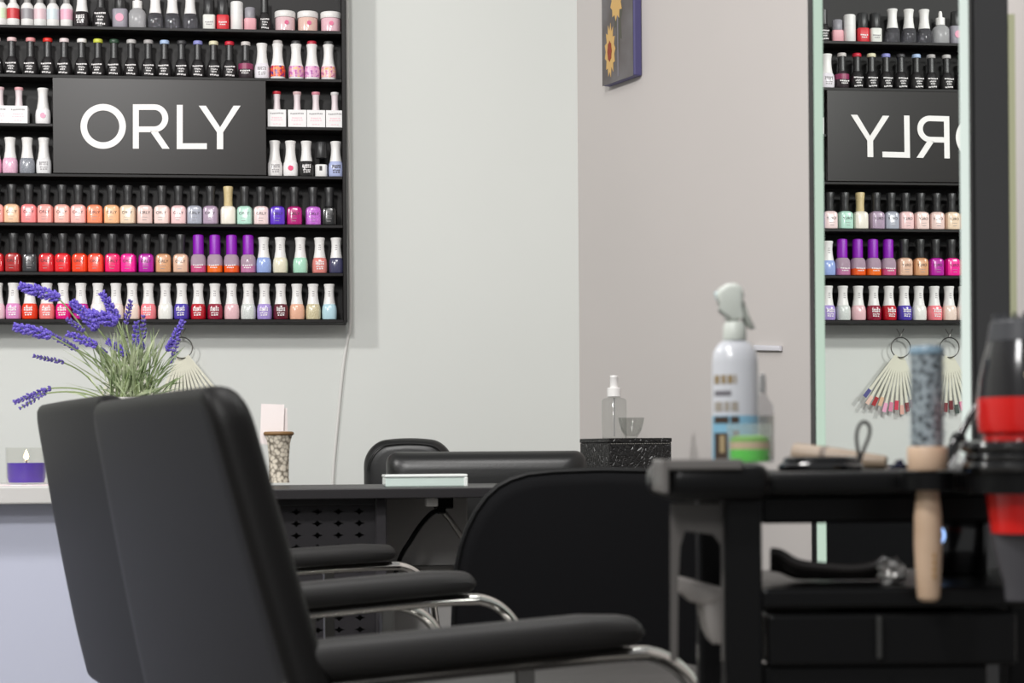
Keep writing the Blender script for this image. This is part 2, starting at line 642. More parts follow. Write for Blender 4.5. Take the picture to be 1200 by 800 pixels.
def glossm(h, glitter=None):
    nm = 'lacquer_' + h.strip('#')
    if glitter:
        return mat(nm + 'g', h, 0.25, coat=0.4, noise=(900, glitter, 0.45, 0.62))
    return mat(nm, h, 0.22, coat=0.35)


def plainm(h):
    return mat('plastic_' + h.strip('#'), h, 0.4)


glassm = clear('bottle_glass', '#d9d9de', 0.25, 0.04, 0.10, '#b8b6bd')
frost_m = clear('frosted_plastic', '#e8e8ea', 0.2, 0.2, 0.45, '#d5d4d6')


def place(px, row, name, label, cat='nail polish', group=None, z=None, scale=1.0):
    zz = ROWZ[row] if z is None else z
    x = PY(px, ROWY[row] - 20, YB).x
    r = thing(name, label, cat, (x, YB, zz), 0, group)
    r.rotation_euler = (0, 0, radians(random.uniform(-7, 7)))
    if scale != 1.0:
        r.scale = (scale,) * 3
    return r


def lacquer(px, row, col, label, group, cap=None, lettering=True, glitter=None):
    r = place(px, row, 'polish_bottle', label, group=group)
    part(r, 'lacquer_body', glossm(col, glitter))
    part(r, 'lacquer_cap', cap or capblack_m)
    if lettering:
        o = part(r, 'orly', print_dark_m, 'lettering', (0, -9.25 * U, 13.4 * U))
        part(r, 'print_line', print_grey_m, 'print')


def gloss(px, row, col, label, group, pr=None, glitter=None, capmark=True, glass=False, dot=None):
    r = place(px, row, 'polish_bottle', label, group=group)
    part(r, 'gloss_body', glassm if glass else glossm(col, glitter))
    part(r, 'gloss_cap', capwhite_m)
    if pr:
        part(r, 'print_gloss', pr)
    if capmark:
        part(r, 'print_cap', print_grey_m)
    if dot:
        o = part(r, 'jar_dot', plainm(dot), 'emblem', (0, -8.7 * U, 10 * U))
        o.rotation_euler = (pi / 2, 0, 0)


def gel(px, row, tip, label, group, body='#242223', pr=None, tall=None):
    r = place(px, row, 'polish_bottle', label, group=group)
    part(r, 'gel_body', mat('gel_body_' + body.strip('#'), body, 0.35))
    part(r, 'gel_cap', capblack_m)
    part(r, 'gel_top', plainm(tip))
    part(r, 'print_rows', pr or print_white_m)


# row 7 (bottom shelf): white flared caps
G7 = 'white capped polishes on the bottom shelf'
rows7 = [(16, '#d98bc0', 'lilac pink', 'w'), (35, '#e8380f', 'orange red', 'w'), (55, '#ee7b78', 'coral pink', 'w'),
         (74.5, '#e3107f', 'hot pink', 'w'), (95, '#c4108e', 'magenta', 'w'), (115, '#ece6e4', 'creamy white', None),
         (136, '#eadbd6', 'pinkish white', None), (155, '#ecd5c8', 'pale peach', None), (174, '#f07f88', 'coral rose', 'w'),
         (194, '#e6e5df', 'plain white', None), (213, '#4a38a3', 'blue violet', 'w'), (232.5, '#b50f22', 'bright red', 'w'),
         (252, '#8e1533', 'dark red', 'w'), (271.5, '#e3b9be', 'pale pink', None), (291, '#bcc1be', 'silver glitter', 'g'),
         (310, '#a48fce', 'lavender', 'w'), (329, '#5c1024', 'burgundy', 'w'), (348, '#e5b095', 'peach', None),
         (367, '#b9ac86', 'gold glitter', 'g2'), (386, '#b3d3de', 'light blue', None)]
N = len(rows7)
for i, (px, c, nm, k) in enumerate(rows7):
    gloss(px, 7, c, f'{nm} polish with white cap, {ORD[N - i]} from right on the bottom shelf', G7,
          print_white_m if k == 'w' else None, {'g': '#e8ebe6', 'g2': '#e8dfc0'}.get(k))
gloss(-3, 7, '#e8c4cc', 'pale pink polish with white cap cut off by the left edge, bottom shelf', G7)

# row 6
G6 = 'polishes on the second shelf from the bottom'
rows6 = [('l', 16, '#a81f20', 'deep red'), ('l', 35, '#2f2f31', 'charcoal'), ('l', 55, '#d31824', 'cherry red'), ('l', 74, '#e41522', 'bright red'),
         ('l', 94, '#ee3c10', 'orange red'), ('l', 112.5, '#f2492f', 'coral orange'), ('l', 132, '#ee0a66', 'hot pink'),
         ('l', 151, '#ec1691', 'neon pink'), ('l', 171.5, '#b10c9a', 'magenta purple'), ('l', 191.5, '#d39a70', 'tan'),
         ('l', 212, '#dcb39a', 'beige'),
         ('t', 232.5, '#c8487c', 'pink layered'), ('t', 252, '#ee6a12', 'amber layered'), ('t', 271.5, '#e9560f', 'orange layered'),
         ('t', 291, '#b8709a', 'mauve layered'),
         ('g', 309, '#94a9dd', 'sky blue'), ('g', 328.5, '#e2dcc4', 'cream'), ('g', 352, '#a9d9c0', 'mint'),
         ('g', 374.5, '#d9837c', 'coral'), ('c', 394, '#40405e', 'clear navy')]
N = len(rows6)
for i, (k, px, c, nm) in enumerate(rows6):
    o_ = f'{ORD[N - i]} from right on the second shelf from bottom'
    if k == 'l':
        lacquer(px, 6, c, f'{nm} polish with black cap, {o_}', G6)
    elif k == 't':
        r = place(px, 6, 'treatment_bottle', f'{nm} treatment with purple cap, {o_}', group=G6)
        part(r, 'treat_body', clear('treat_glass', '#e4d6e0', 0.25, 0.04, 0.6, '#cdb2c4'))
        part(r, 'treat_liquid', glossm(c))
        part(r, 'treat_cap', plainm('#8a0fb0'))
        part(r, 'print_two', print_white_m)
    elif k == 'g':
        gloss(px, 6, c, f'{nm} polish with white cap, {o_}', G6, print_white_m if nm == 'coral' else None)
    else:
        gloss(px, 6, c, f'{nm} polish with white cap, {o_}', G6)
lacquer(-4, 6, '#d0202a', 'red polish with black cap cut off by left edge, second shelf from bottom', G6)

# row 5
G5 = 'polishes on the shelf below the sign'
rows5 = [(14, '#ecc09c', 'peachy beige', 1), (34, '#f38a8a', 'coral pink', 1), (53.5, '#f2a39a', 'salmon', 1), (73, '#f3b3a6', 'light salmon', 1),
         (92, '#f4b4ac', 'soft pink', 1), (111, '#f59069', 'coral orange', 1), (131, '#f5b98a', 'apricot', 1),
         (150, '#e9cfb4', 'sand', 1), (169.5, '#e7c9c2', 'dusty blush', 1), (190, '#f0d3cc', 'pale blush', 1),
         (209.5, '#efc8c8', 'pale pink', 1), (228, '#a6a9b6', 'grey blue', 1), (247, '#ab95ab', 'mauve', 1),
         (267.5, '#e9e2d5', 'off white', 2), (287, '#b4dccb', 'mint', 1), (306, '#ecd3d2', 'milky pink', 1),
         (325, '#5b2ec0', 'violet', 3), (345, '#b00f72', 'magenta', 3), (367, '#b04bc0', 'purple glitter', 4), (386, '#151515', 'black', 3)]
N = len(rows5)
for i, (px, c, nm, k) in enumerate(rows5):
    cap = plainm('#cdb98a') if k == 2 else capblack_m
    cn = 'gold' if k == 2 else 'black'
    lacquer(px, 5, c, f'{nm} polish with {cn} cap, {ORD[N - i]} from right on shelf below the sign', G5, cap,
            k != 2, '#d78be0' if k == 4 else None)
lacquer(-4.5, 5, '#f3a7a0', 'pink polish with black cap cut off by left edge, shelf below the sign', G5)

# row 4, both sides of the sign
G4 = 'polishes on the short lower shelves beside the sign'
gloss(-7, 4, '#e9a9c4', 'pink polish cut off by the left edge, lower shelf left of the sign', G4)
gloss(12, 4, '#dba6c0', 'pink glitter polish with white cap, lower shelf left of the sign', G4, glitter='#ecc6d8', capmark=False)
gloss(32, 4, '#6f727b', 'grey glitter polish with white cap, lower shelf left of the sign', G4, glitter='#a9acb4', capmark=False)
gloss(51.5, 4, '#e3e2e3', 'white polish with grey line touching the left of the sign', G4, print_grey_m, capmark=False)
gloss(322, 4, '#e6e3e2', 'white polish touching the right of the sign, lower shelf', G4, print_grey_m, capmark=False)
gloss(340.5, 4, '#ece9e9', 'white polish with pink round emblem, lower shelf right of the sign', G4, capmark=False, dot='#e0366f')
gloss(359, 4, '#1d1b1c', 'black polish with white cap, lower shelf right of the sign', G4, print_white_m, capmark=False)
r = place(376.5, 4, 'polish_bottle', 'white polish with black cap, lower shelf right of the sign', group=G4)
part(r, 'short_body', plainm('#e5e3e2'))
part(r, 'stick_cap', capblack_m, off=(0, 0, 5 * U))
part(r, 'tube_band', print_dark_m, off=(0, 0, -2.0 * U)).scale = (1, 1, 0.45)
r.children[2].location = (0, 0, 3.5 * U)
gloss(393.5, 4, '#aeb7dc', 'pale blue polish with white cap at right end of the lower short shelf', G4, print_dark_m, capmark=False)

# row 3, boxes with bottles in them
G3 = 'boxed polishes on the short upper shelves beside the sign'


def boxed(px, tip, label):
    r = place(px, 3, 'boxed_polish', label, group=G3)
    r.rotation_euler = (0, 0, 0)
    part(r, 'box_box', plainm('#e4e2e2'))
    part(r, 'box_cap', plainm('#dccfd2'))
    part(r, 'box_top', plainm(tip))
    part(r, 'print_box', print_grey_m)
    part(r, 'print_box2', plainm('#e8bcc6'))


boxed(0.0, '#e0c0c4', 'white boxed polish cut off by the left edge, left of the sign')
boxed(22.3, '#e2a8ad', 'white boxed polish with pink tip beside white bottle left of the sign')
gloss(50.5, 3, '#ece9ea', 'white polish with pink emblem on upper short shelf left of the sign', G3, capmark=False, dot='#e39ab5')
boxed(324.5, '#c22a3a', 'white boxed polish with red tip touching the right of the sign')
boxed(348.2, '#d4b4b6', 'white boxed polish with dusty tip, second box right of the sign')
boxed(370.2, '#d88a9a', 'white boxed polish with rose tip, third box right of the sign')
boxed(392.4, '#dcd8d8', 'white boxed polish with white tip at the rack side panel')

# row 2
G2 = 'dark gel polishes on the second shelf from the top'
rows2 = [(14, '#d9bcbc', 'dusty pink'), (36, '#d98f90', 'rose'), (56, '#d32a22', 'scarlet'), (75.5, '#e0d0d0', 'blush white'),
         (96, '#e6e2de', 'white'), (115, '#c7cc4a', 'lime yellow'), (134, '#2f4a38', 'dark green'), (154, '#bdbab8', 'light grey'),
         (174, '#a9a5a4', 'grey'), (193, '#a9bfe0', 'light blue'), (213, '#3a393b', 'black'), (232, '#8a8cc8', 'periwinkle'),
         (250.5, '#d9d3b4', 'cream'), (269, '#c32036', 'crimson')]
N = len(rows2) + 6
for i, (px, c, nm) in enumerate(rows2):
    gel(px, 2, c, f'dark bottle with {nm} tip, {ORD[N - i]} from right on second shelf from top', G2)
gel(-5, 2, '#d0c0c0', 'dark bottle cut off by the left edge on second shelf from top', G2)
r = place(288, 2, 'polish_bottle', 'dark bottle with pink and violet label, sixth from right on second shelf', group=G2)
part(r, 'gel_body', mat('gel_body_pink', '#33282e', 0.35))
part(r, 'gel_cap', capblack_m)
part(r, 'gel_top', plainm('#c9c3c0'))
part(r, 'tube_band', plainm('#8c3158'), 'label_band', (0, 0, 0.5 * U)).scale = (1.2, 1.2, 0.55)
part(r, 'print_two', print_white_m)
r.children[3].location = (0, 0, 6.5 * U)
gloss(307, 2, '#e4dfe6', 'all white polish with grey print, fifth from right on second shelf', G2, print_grey_m, capmark=False)
ME['floral_band'] = mesh_of('floral_band', Lathe(pu([(8.6, 3), (8.95, 3), (9.05, 11), (8.5, 16), (8.0, 16)]), power=3.0, seg=24))


def floral(nm, h1, h2, h3):
    m = bpy.data.materials.new(nm)
    m.use_nodes = True
    nt = m.node_tree
    bs = nt.nodes['Principled BSDF']
    tc = nt.nodes.new('ShaderNodeTexCoord')
    n1 = nt.nodes.new('ShaderNodeTexNoise')
    n1.inputs['Scale'].default_value = 160
    rp = nt.nodes.new('ShaderNodeValToRGB')
    e = rp.color_ramp.elements
    e[0].position, e[0].color = 0.35, rgb(h1)
    e[1].position, e[1].color = 0.65, rgb(h3)
    x = e.new(0.5)
    x.color = rgb(h2)
    nt.links.new(tc.outputs['Object'], n1.inputs['Vector'])
    nt.links.new(n1.outputs['Fac'], rp.inputs['Fac'])
    nt.links.new(rp.outputs['Color'], bs.inputs['Base Color'])
    bs.inputs['Roughness'].default_value = 0.3
    return m


for px, cols, tip, lab in ((325.5, ('#2a2c78', '#d8322c', '#f0902a'), '#b9b4b2', 'white capped polish with vivid red and blue label, fourth from right on second shelf'),
                           (347, ('#b03a92', '#d9a0c4', '#e8b45a'), '#3b3a3b', 'white capped polish with pink floral label and dark tip, third from right'),
                           (365.5, ('#a03a98', '#e0b0cc', '#d98fb8'), '#b82a3c', 'white capped polish with pink floral label and red tip on second shelf'),
                           (385, ('#b04a80', '#e0b4b8', '#e8a040'), '#4a4a4a', 'white capped polish with orange floral label at right end of second shelf')):
    r = place(px, 2, 'polish_bottle', lab, group=G2)
    part(r, 'gloss_body', plainm('#e9e6e6'))
    part(r, 'gloss_cap', capwhite_m, off=(0, 0, -0.0))
    part(r, 'floral_band', floral('floral_label', *cols))
    part(r, 'gel_top', plainm(tip), off=(0, 0, 2.2 * U))

# row 1 (top shelf)
G1 = 'bottles and jars on the top shelf'


def tube_b(px, label, band, cap='#8c8a88'):
    r = place(px, 1, 'white_bottle', label, group=G1)
    part(r, 'tube_body', plainm('#e2e0de'))
    part(r, 'tube_cap', plainm(cap))
    part(r, 'tube_band', plainm(band))


tube_b(1, 'white bottle with pale green band cut off by left edge, top shelf', '#cfe0c0')
tube_b(15.5, 'white bottle with bright red band on the top shelf', '#c23038', '#d8d6d4')
tube_b(32, 'white bottle with dark grey band on the top shelf', '#8f8c90')
tube_b(47, 'white bottle with rose band on the top shelf', '#d9bcc2')
tube_b(62, 'white bottle with pale blue band on the top shelf', '#c9d6da')
tube_b(78, 'white bottle with pink band on the top shelf', '#e0a8bc')
gloss(96, 1, '#241d20', 'dark polish with white cap next to white bottles, top shelf', G1, print_white_m, capmark=False)
r = place(118.5, 1, 'polish_bottle', 'wide black polish bottle with white print on the top shelf', group=G1)
part(r, 'big_gel_body', mat('gel_body_242223', '#242223', 0.35))
part(r, 'big_gel_cap', capblack_m)
part(r, 'print_rows', print_white_m).scale = (1.1, 1.12, 1.2)
r = place(141, 1, 'polish_bottle', 'dark polish bottle with pink round emblem on the top shelf', group=G1)
part(r, 'stick_body', plainm('#8f8b95')).scale = (1.2, 1.2, 1.25)
part(r, 'stick_cap', capblack_m, off=(0, 0, 4 * U))
o = part(r, 'jar_dot', plainm('#d78aa4'), 'emblem', (0, -8.9 * U, 12 * U))
o.rotation_euler = (pi / 2, 0, 0)
o.scale = (1.5, 1.5, 1)
r = place(161, 1, 'dropper_bottle', 'frosted clear bottle with white dropper top on the top shelf', 'bottle', group=G1)
part(r, 'dropper_body', frost_m)
part(r, 'dropper_cap', capwhite_m)
for px, lab in ((182, 'clear polish with white cap beside the dropper bottle'), (202, 'faintly violet clear polish with white cap, middle of three'),
                (223, 'clear polish with white cap beside a black capped white label')):
    gloss(px, 1, '#888888', lab, G1, capmark=False, glass=True)
for px, body, cap, lab in ((245, '#dcdcd6', capblack_m, 'polish with white label and glossy black cap on the top shelf'),
                           (261, '#cf2430', capblack_m, 'red labelled polish with black cap on the top shelf')):
    r = place(px, 1, 'polish_bottle', lab, group=G1)
    part(r, 'stick_body', plainm(body))
    part(r, 'stick_cap', cap)
    part(r, 'print_two', print_grey_m if body == '#dcdcd6' else print_white_m).scale = (0.8, 0.84, 1)
r = place(277.5, 1, 'white_canister', 'tall plain white canister between red and pink bottles, top shelf', 'canister', group=G1)
part(r, 'white_can', plainm('#e0dfdd'))
r = place(293, 1, 'polish_bottle', 'short pink labelled bottle with grey cap on the top shelf', group=G1)
part(r, 'short_body', plainm('#dfa2aa'))
part(r, 'short_cap', plainm('#8d8b92'))
r = place(310, 1, 'polish_bottle', 'slim black bottle with white print beside the jars, top shelf', group=G1)
part(r, 'gel_body', mat('gel_body_242223', '#242223', 0.35)).scale = (0.85, 0.85, 1)
part(r, 'gel_cap', capblack_m)
part(r, 'print_rows', print_white_m).scale = (0.85, 0.87, 1)
for px, c, lab in ((334, '#dcbcc0', 'dipping powder jar with white lid, left one of three on top shelf'),
                   (360.5, '#dbb9ad', 'peach toned powder jar with white lid, middle of three on top shelf'),
                   (387.5, '#dfb6c0', 'pink powder jar with white lid at right end of top shelf')):
    r = place(px, 1, 'powder_jar', lab, 'jar', group=G1)
    part(r, 'jar_body', mat('jar_' + c.strip('#'), c, 0.15, coat=0.5))
    part(r, 'jar_lid', plainm('#dedbd9'))
    o = part(r, 'jar_dot', plainm('#cf4f7d'), 'emblem', (0.8 * U, -11.4 * U, 9.5 * U))
    o.rotation_euler = (pi / 2, 0, 0)
    o.scale = (0.8, 0.8, 1)

# ---- wall cable beside the rack
pts = [PY(406.5, -20, -0.004), PY(407.5, 120, -0.004), PY(409.5, 250, -0.004), PY(410.3, 372, -0.004), PY(407, 398, -0.004), PY(402, 430, -0.004), PY(396, 490, -0.004),
       PY(390, 560, -0.004), PY(388, 640, -0.004)]
tag(finish('wall_cable', Tube(smooth_path(pts, 8), 0.0036, seg=8), mat('cable_white', '#d5d4d0', 0.5)),
    'white cable running down the wall from the right side of the rack', 'cable')

# ---- nail colour swatch rings hanging below the rack
tipcols = ['#7a1d22', '#d9b08f', '#3e4a44', '#d37f9b', '#4b4a86', '#dca79a', '#a4151d', '#6a1820', '#e6a3c0', '#d76b95', '#c9304a', '#e2c0b0']


def swatch(px, lab, lean):
    p = PY(px, 386, -0.018)
    r = thing('swatch_ring', lab, 'nail swatches', p, 0, 'nail colour swatch rings below the rack')
    bm = bmesh.new()
    add_tube(bm, [(-0.009, 0, 0.003), (-0.003, -0.002, -0.008), (0.0, -0.002, -0.018)], 0.0011, seg=6)
    add_tube(bm, [(0.009, 0, 0.003), (0.003, -0.002, -0.008), (0.0, -0.002, -0.018)], 0.0011, seg=6)
    finish('hook', bm, steel_m, r)
    cz = -0.042
    bm = add_tube(bmesh.new(), [(0.024 * cos(2 * pi * i / 28), -0.003, cz + 0.024 * sin(2 * pi * i / 28)) for i in range(28)], 0.0014, seg=6, closed=True)
    finish('ring', bm, steel_m, r)
    nst = 12
    for i in range(nst):
        t = i / (nst - 1)
        a = radians(-28 + 62 * t) + lean
        x0, z0 = 0.022 * sin(a), cz - 0.022 * cos(a)
        ux, uz = sin(a), -cos(a)
        L = 0.115 + 0.006 * sin(i * 2.1)
        y = 0.010 - 0.0016 * i
        sx, sz = cos(a), sin(a)

        def strip(l0, l1, w0, w1, th):
            return Slab([(x0 + ux * l0 - sx * w0, y, z0 + uz * l0 - sz * w0), (x0 + ux * l0 + sx * w0, y, z0 + uz * l0 + sz * w0),
                         (x0 + ux * l1 + sx * w1, y, z0 + uz * l1 + sz * w1), (x0 + ux * l1 - sx * w1, y, z0 + uz * l1 - sz * w1)], (0, th, 0))
        st = finish('swatch_stick', strip(0, L, 0.0022, 0.0032, -0.001), mat('stick_ivory', '#d8d6c4', 0.4), r, 0)
        finish('nail_tip', strip(L - 0.004, L + 0.018, 0.0046, 0.0048, -0.0018), plainm(tipcols[(i * 5 + int(px)) % 12]), st, 0)
    return r


swatch(213, 'fan of nail colour swatches on a ring hanging right of the lavender', radians(4))
swatch(150, 'fan of nail colour swatches on a ring hanging behind the lavender', radians(-2))

# ================================================================== mirror station
xm = (PY(310, 355, YB).x + PY(970, 351, YB).x) / 2


def my(px):
    return PX(px, 300, xm).y


ya, yb_, yc, yd, ye, yf = my(950.5), my(956), my(965), my(1127), my(1138), my(1141)
MZ0, MZ1 = 0.585, 2.15
mir = thing('mirror_station', 'tall lit salon mirror in black frame showing the rack reflected', 'mirror', (xm, (ya + yf) / 2, 0))
ML = mir.location.copy()


def ml(x, y, z):
    return Vector((x, y, z)) - ML


TH = 0.034
finish('frame', Box(ml(xm + 0.002, yf, 0.0), ml(xm + TH, ya, MZ1), 0.001, 1), mat('frame_black', '#3a3a3b', 0.4), mir, 0)
bm = bmesh.new()
add_box(bm, ml(xm - 0.002, yb_, MZ0), ml(xm + 0.002, ya, MZ1))
add_box(bm, ml(xm - 0.001, yf, MZ0), ml(xm + 0.002, ye, MZ1))
finish('border', bm, mat('border_black', '#161617', 0.4), mir, 0)
led = emit('led_strip', '#e6f2ea', 0.95)
finish('led_strip', Box(ml(xm - 0.001, yc, MZ0), ml(xm + 0.002, yb_, MZ1)), emit('led_strip_far', '#cfe6d4', 0.85), mir, 0)
finish('led_strip', Box(ml(xm - 0.001, ye, MZ0), ml(xm + 0.002, yd, MZ1)), led, mir, 0)
mm = mat('mirror_silver', '#f0f4f2', 0.0, metal=1.0)
finish('mirror_pane', Box(ml(xm, yd, MZ0), ml(xm + 0.002, yc, MZ1)), mm, mir, 0)
finish('rear_pane', Box(ml(xm + TH, yf, MZ0), ml(xm + TH + 0.006, ya, PX(1141, 14, xm).z)), mat('pane_edge', '#b9bb9a', 0.3), mir, 0)
finish('lower_panel', Box(ml(xm - 0.001, yf, 0.0), ml(xm + 0.002, ya, MZ0 - 0.001)), mat('border_black', '#161617', 0.4), mir, 0)

# ================================================================== painting on the side wall
wp = Vector((WX, 0, 0))


def PW(px, py, off=0.0):
    return PP(px, py, wp + wn * off, wn)


pa, pb = PW(706, 101, 0.022), PW(743, 88, 0.022)
t0 = (pa - wp).dot(wd)
t1 = (pb - wp).dot(wd)
zb = (pa.z + pb.z) / 2
pic = thing('painting', 'deep canvas painting of a yellow flower hung on the side wall', 'painting', wp + wd * ((t0 + t1) / 2) + Vector((0, 0, zb)),
            math.atan2(wd.y, wd.x))
hw = (t1 - t0) / 2
# local: x along the wall to the viewer, y = wall normal away from the room -> room side is -y
frame_m = mat('canvas_edge', '#4c4874', 0.45)
PH = 0.55
# is local -y the room side?
sgn = 1.0 if (Matrix.Rotation(pic.rotation_euler.z, 3, 'Z') @ Vector((0, 1, 0))).dot(wn) > 0 else -1.0
finish('canvas_edge', Box((-hw, min(0.001 * sgn, 0.021 * sgn), 0), (hw, max(0.001 * sgn, 0.021 * sgn), PH), 0.003, 2), frame_m, pic, 0)
finish('canvas_face', Slab([(-hw, 0.0212 * sgn, 0.0), (hw - 0.004, 0.0212 * sgn, 0.0), (hw - 0.004, 0.0212 * sgn, PH), (-hw, 0.0212 * sgn, PH)], (0, 0.001 * sgn, 0)),
       mat('canvas_paint', '#56504f', 0.5, noise=(9, '#6d6a6c', 0.4, 0.65)), pic, 0)


def petals(cx, cz, rx, rz_, cnt, jag, m, name, off):
    out = []
    rnd = random.Random(int(cz * 1000))
    for i in range(cnt):
        a_ = 2 * pi * i / cnt
        k = 1 - jag * (i % 2) * rnd.uniform(0.5, 1)
        out.append((cx + rx * k * cos(a_), (0.0222 + off) * sgn, cz + rz_ * k * sin(a_)))
    return finish(name, Slab(out, (0, 0.0006 * sgn, 0)), m, pic, 0)


yel = mat('paint_yellow', '#c9a262', 0.5)
petals(-hw * 0.48, 0.075, hw * 0.34, 0.062, 26, 0.35, yel, 'painted_flower', 0)
petals(-hw * 0.50, 0.073, hw * 0.14, 0.024, 16, 0.2, mat('paint_red', '#8a3418', 0.5), 'painted_flower_centre', 0.0007)
petals(-hw * 0.05, 0.185, hw * 0.4, 0.05, 22, 0.4, yel, 'painted_flower', 0)
petals(hw * 0.05, 0.155, hw * 0.28, 0.10, 18, 0.5, mat('paint_green', '#4b4a40', 0.5), 'painted_leaf', -0.0004)
finish('painted_stem', Slab([(-hw * 0.02, 0.0222 * sgn, 0.01), (hw * 0.06, 0.0222 * sgn, 0.01), (0.04 * hw, 0.0222 * sgn, 0.15), (-0.02 * hw, 0.0222 * sgn, 0.15)], (0, 0.0005 * sgn, 0)),
       mat('paint_stem', '#77727a', 0.5), pic, 0)

p0, p1 = PW(886, 404), PW(917, 413)
bm = Slab([PW(886, 404, 0.001), PW(917, 405, 0.001), PW(917, 411, 0.001), PW(886, 410.5, 0.001)], wn * 0.008, bev=0.002, seg=2)
tag(finish('wall_clip', bm, mat('clip_white', '#cfced4', 0.5)), 'short white strip fixed to the side wall behind the trigger sprayer', 'wall clip')

# ================================================================== white counter on the left
DC = 3.05
ct = thing('reception_counter', 'white counter with pale grey front under the candle', 'counter', C(-1.0, DC, 0), -PSI * 0)
CL = ct.location.copy()
yfc = PY(30, 570, 0).y  # unused reference
yfr = CAM.y + DC * cos(PSI) + 0.10
xL, xR = -2.4, PY(235, 580, yfr).x
zt = PY(30, 569.5, yfr).z
zu = PY(30, 590.5, yfr).z
finish('counter_top', Box(Vector((xL, yfr, zu)) - CL, Vector((xR, yfr + 0.55, zt)) - CL, 0.003, 2), mat('counter_white', '#bfbdbb', 0.4, spec=0.3), ct, 0)
finish('front_panel', Box(Vector((xL + 0.02, yfr + 0.05, 0.0)) - CL, Vector((xR - 0.02, yfr + 0.50, zu)) - CL, 0.002, 1), mat('counter_front', '#b6b9ca', 0.5, spec=0.25), ct, 0)

# candle
cp = PY(31, 556, yfr + 0.17)
cz = zt
cdl = thing('candle_glass', 'lit purple candle in a clear glass on the white counter', 'candle', (cp.x, cp.y, cz))
cs = 3.2 / F * 1.02
R_ = 23 * cs
finish('wax', Lathe([(0, 0.004), (R_ * 0.86, 0.004), (R_ * 0.93, 0.012), (R_ * 0.95, 25.5 * cs), (0, 25.0 * cs)], seg=28), mat('wax_purple', '#4a2c9c', 0.35), cdl)
finish('glass', Lathe([(0, 0.0), (R_ * 0.9, 0.0), (R_, 0.006), (R_ * 1.02, 43 * cs), (R_ * 0.97, 43 * cs), (R_ * 0.955, 0.012)], seg=32), clear('candle_clear', '#fcfcfb', 0.2, 0.03), cdl)
finish('wick', Tube([(0, 0, 25 * cs), (0.001, 0, 30 * cs)], 0.0012, seg=6), print_dark_m, cdl)
fl = finish('flame', Lathe([(0, 28 * cs), (2.6 * cs, 31 * cs), (2.9 * cs, 33 * cs), (1.4 * cs, 38 * cs), (0, 41 * cs)], seg=12), emit('flame', '#ffd9a0', 9.0), cdl)

# pink sheet under the candle
tag(finish('paper_sheet', Box((cp.x - 0.14, cp.y - 0.09, cz - 0.0), (cp.x + 0.085, cp.y + 0.05, cz + 0.0012)),
           mat('sheet_pink', '#e6d0d2', 0.3, noise=(60, '#f2f0ee', 0.4, 0.6))), 'pale pink printed sheet lying under the purple candle', 'paper')

# woven vase with white cards
vp = PY(327, 565, yfr + 0.16)
vs_ = 3.22 / F
vase = thing('woven_vase', 'small patterned beige vase with brown rim behind the front chair', 'vase', (vp.x, vp.y, zt))
hv = PY(327, 507, yfr + 0.16).z - zt
bm = Lathe([(0, 0), (12.5 * vs_, 0), (11.5 * vs_, hv * 0.1), (12 * vs_, hv * 0.5), (13.5 * vs_, hv * 0.8), (16.5 * vs_, hv * 0.97),
            (15 * vs_, hv * 0.97), (12 * vs_, hv * 0.8), (0, hv * 0.75)], seg=28)
m = bpy.data.materials.new('woven_pattern')
m.use_nodes = True
nt = m.node_tree
bs = nt.nodes['Principled BSDF']
tc = nt.nodes.new('ShaderNodeTexCoord')
vo = nt.nodes.new('ShaderNodeTexVoronoi')
vo.inputs['Scale'].default_value = 150
rp = nt.nodes.new('ShaderNodeValToRGB')
rp.color_ramp.elements[0].color = rgb('#cfc6b6')
rp.color_ramp.elements[1].color = rgb('#6e665a')
rp.color_ramp.elements[0].position = 0.35
rp.color_ramp.elements[1].position = 0.75
nt.links.new(tc.outputs['Object'], vo.inputs['Vector'])
nt.links.new(vo.outputs['Distance'], rp.inputs['Fac'])
nt.links.new(rp.outputs['Color'], bs.inputs['Base Color'])
bs.inputs['Roughness'].default_value = 0.7
finish('vase_body', bm, m, vase)
bm = add_tube(bmesh.new(), [(15.8 * vs_ * cos(2 * pi * i / 28), 15.8 * vs_ * sin(2 * pi * i / 28), hv * 0.985) for i in range(28)], 0.0035, seg=8, closed=True)
finish('rim', bm, mat('rim_brown', '#7a5a34', 0.6), vase)
cardm = mat('card_white', '#e6dcda', 0.6)
for i, (dx, dy, ang, h_) in enumerate(((-0.018, 0.0, 0.10, 0.145), (-0.006, 0.004, -0.03, 0.138))):
    o = finish('card', Slab([(-0.02, 0, 0), (0.02, 0, 0), (0.02, 0, h_ - 0.075), (-0.02, 0, h_ - 0.075)], (0, 0.0012, 0)), cardm, None, 0)
    o.location = (vp.x + dx * 0.7, vp.y + dy * 2, zt + hv * 0.77)
    o.rotation_euler = (0.0, ang * 0.4, 0)
    tag(o, ['white card in the beige vase, further left and taller', 'white card in the beige vase, right one nearer the rim'][i], 'card',
        'cards in the beige vase')

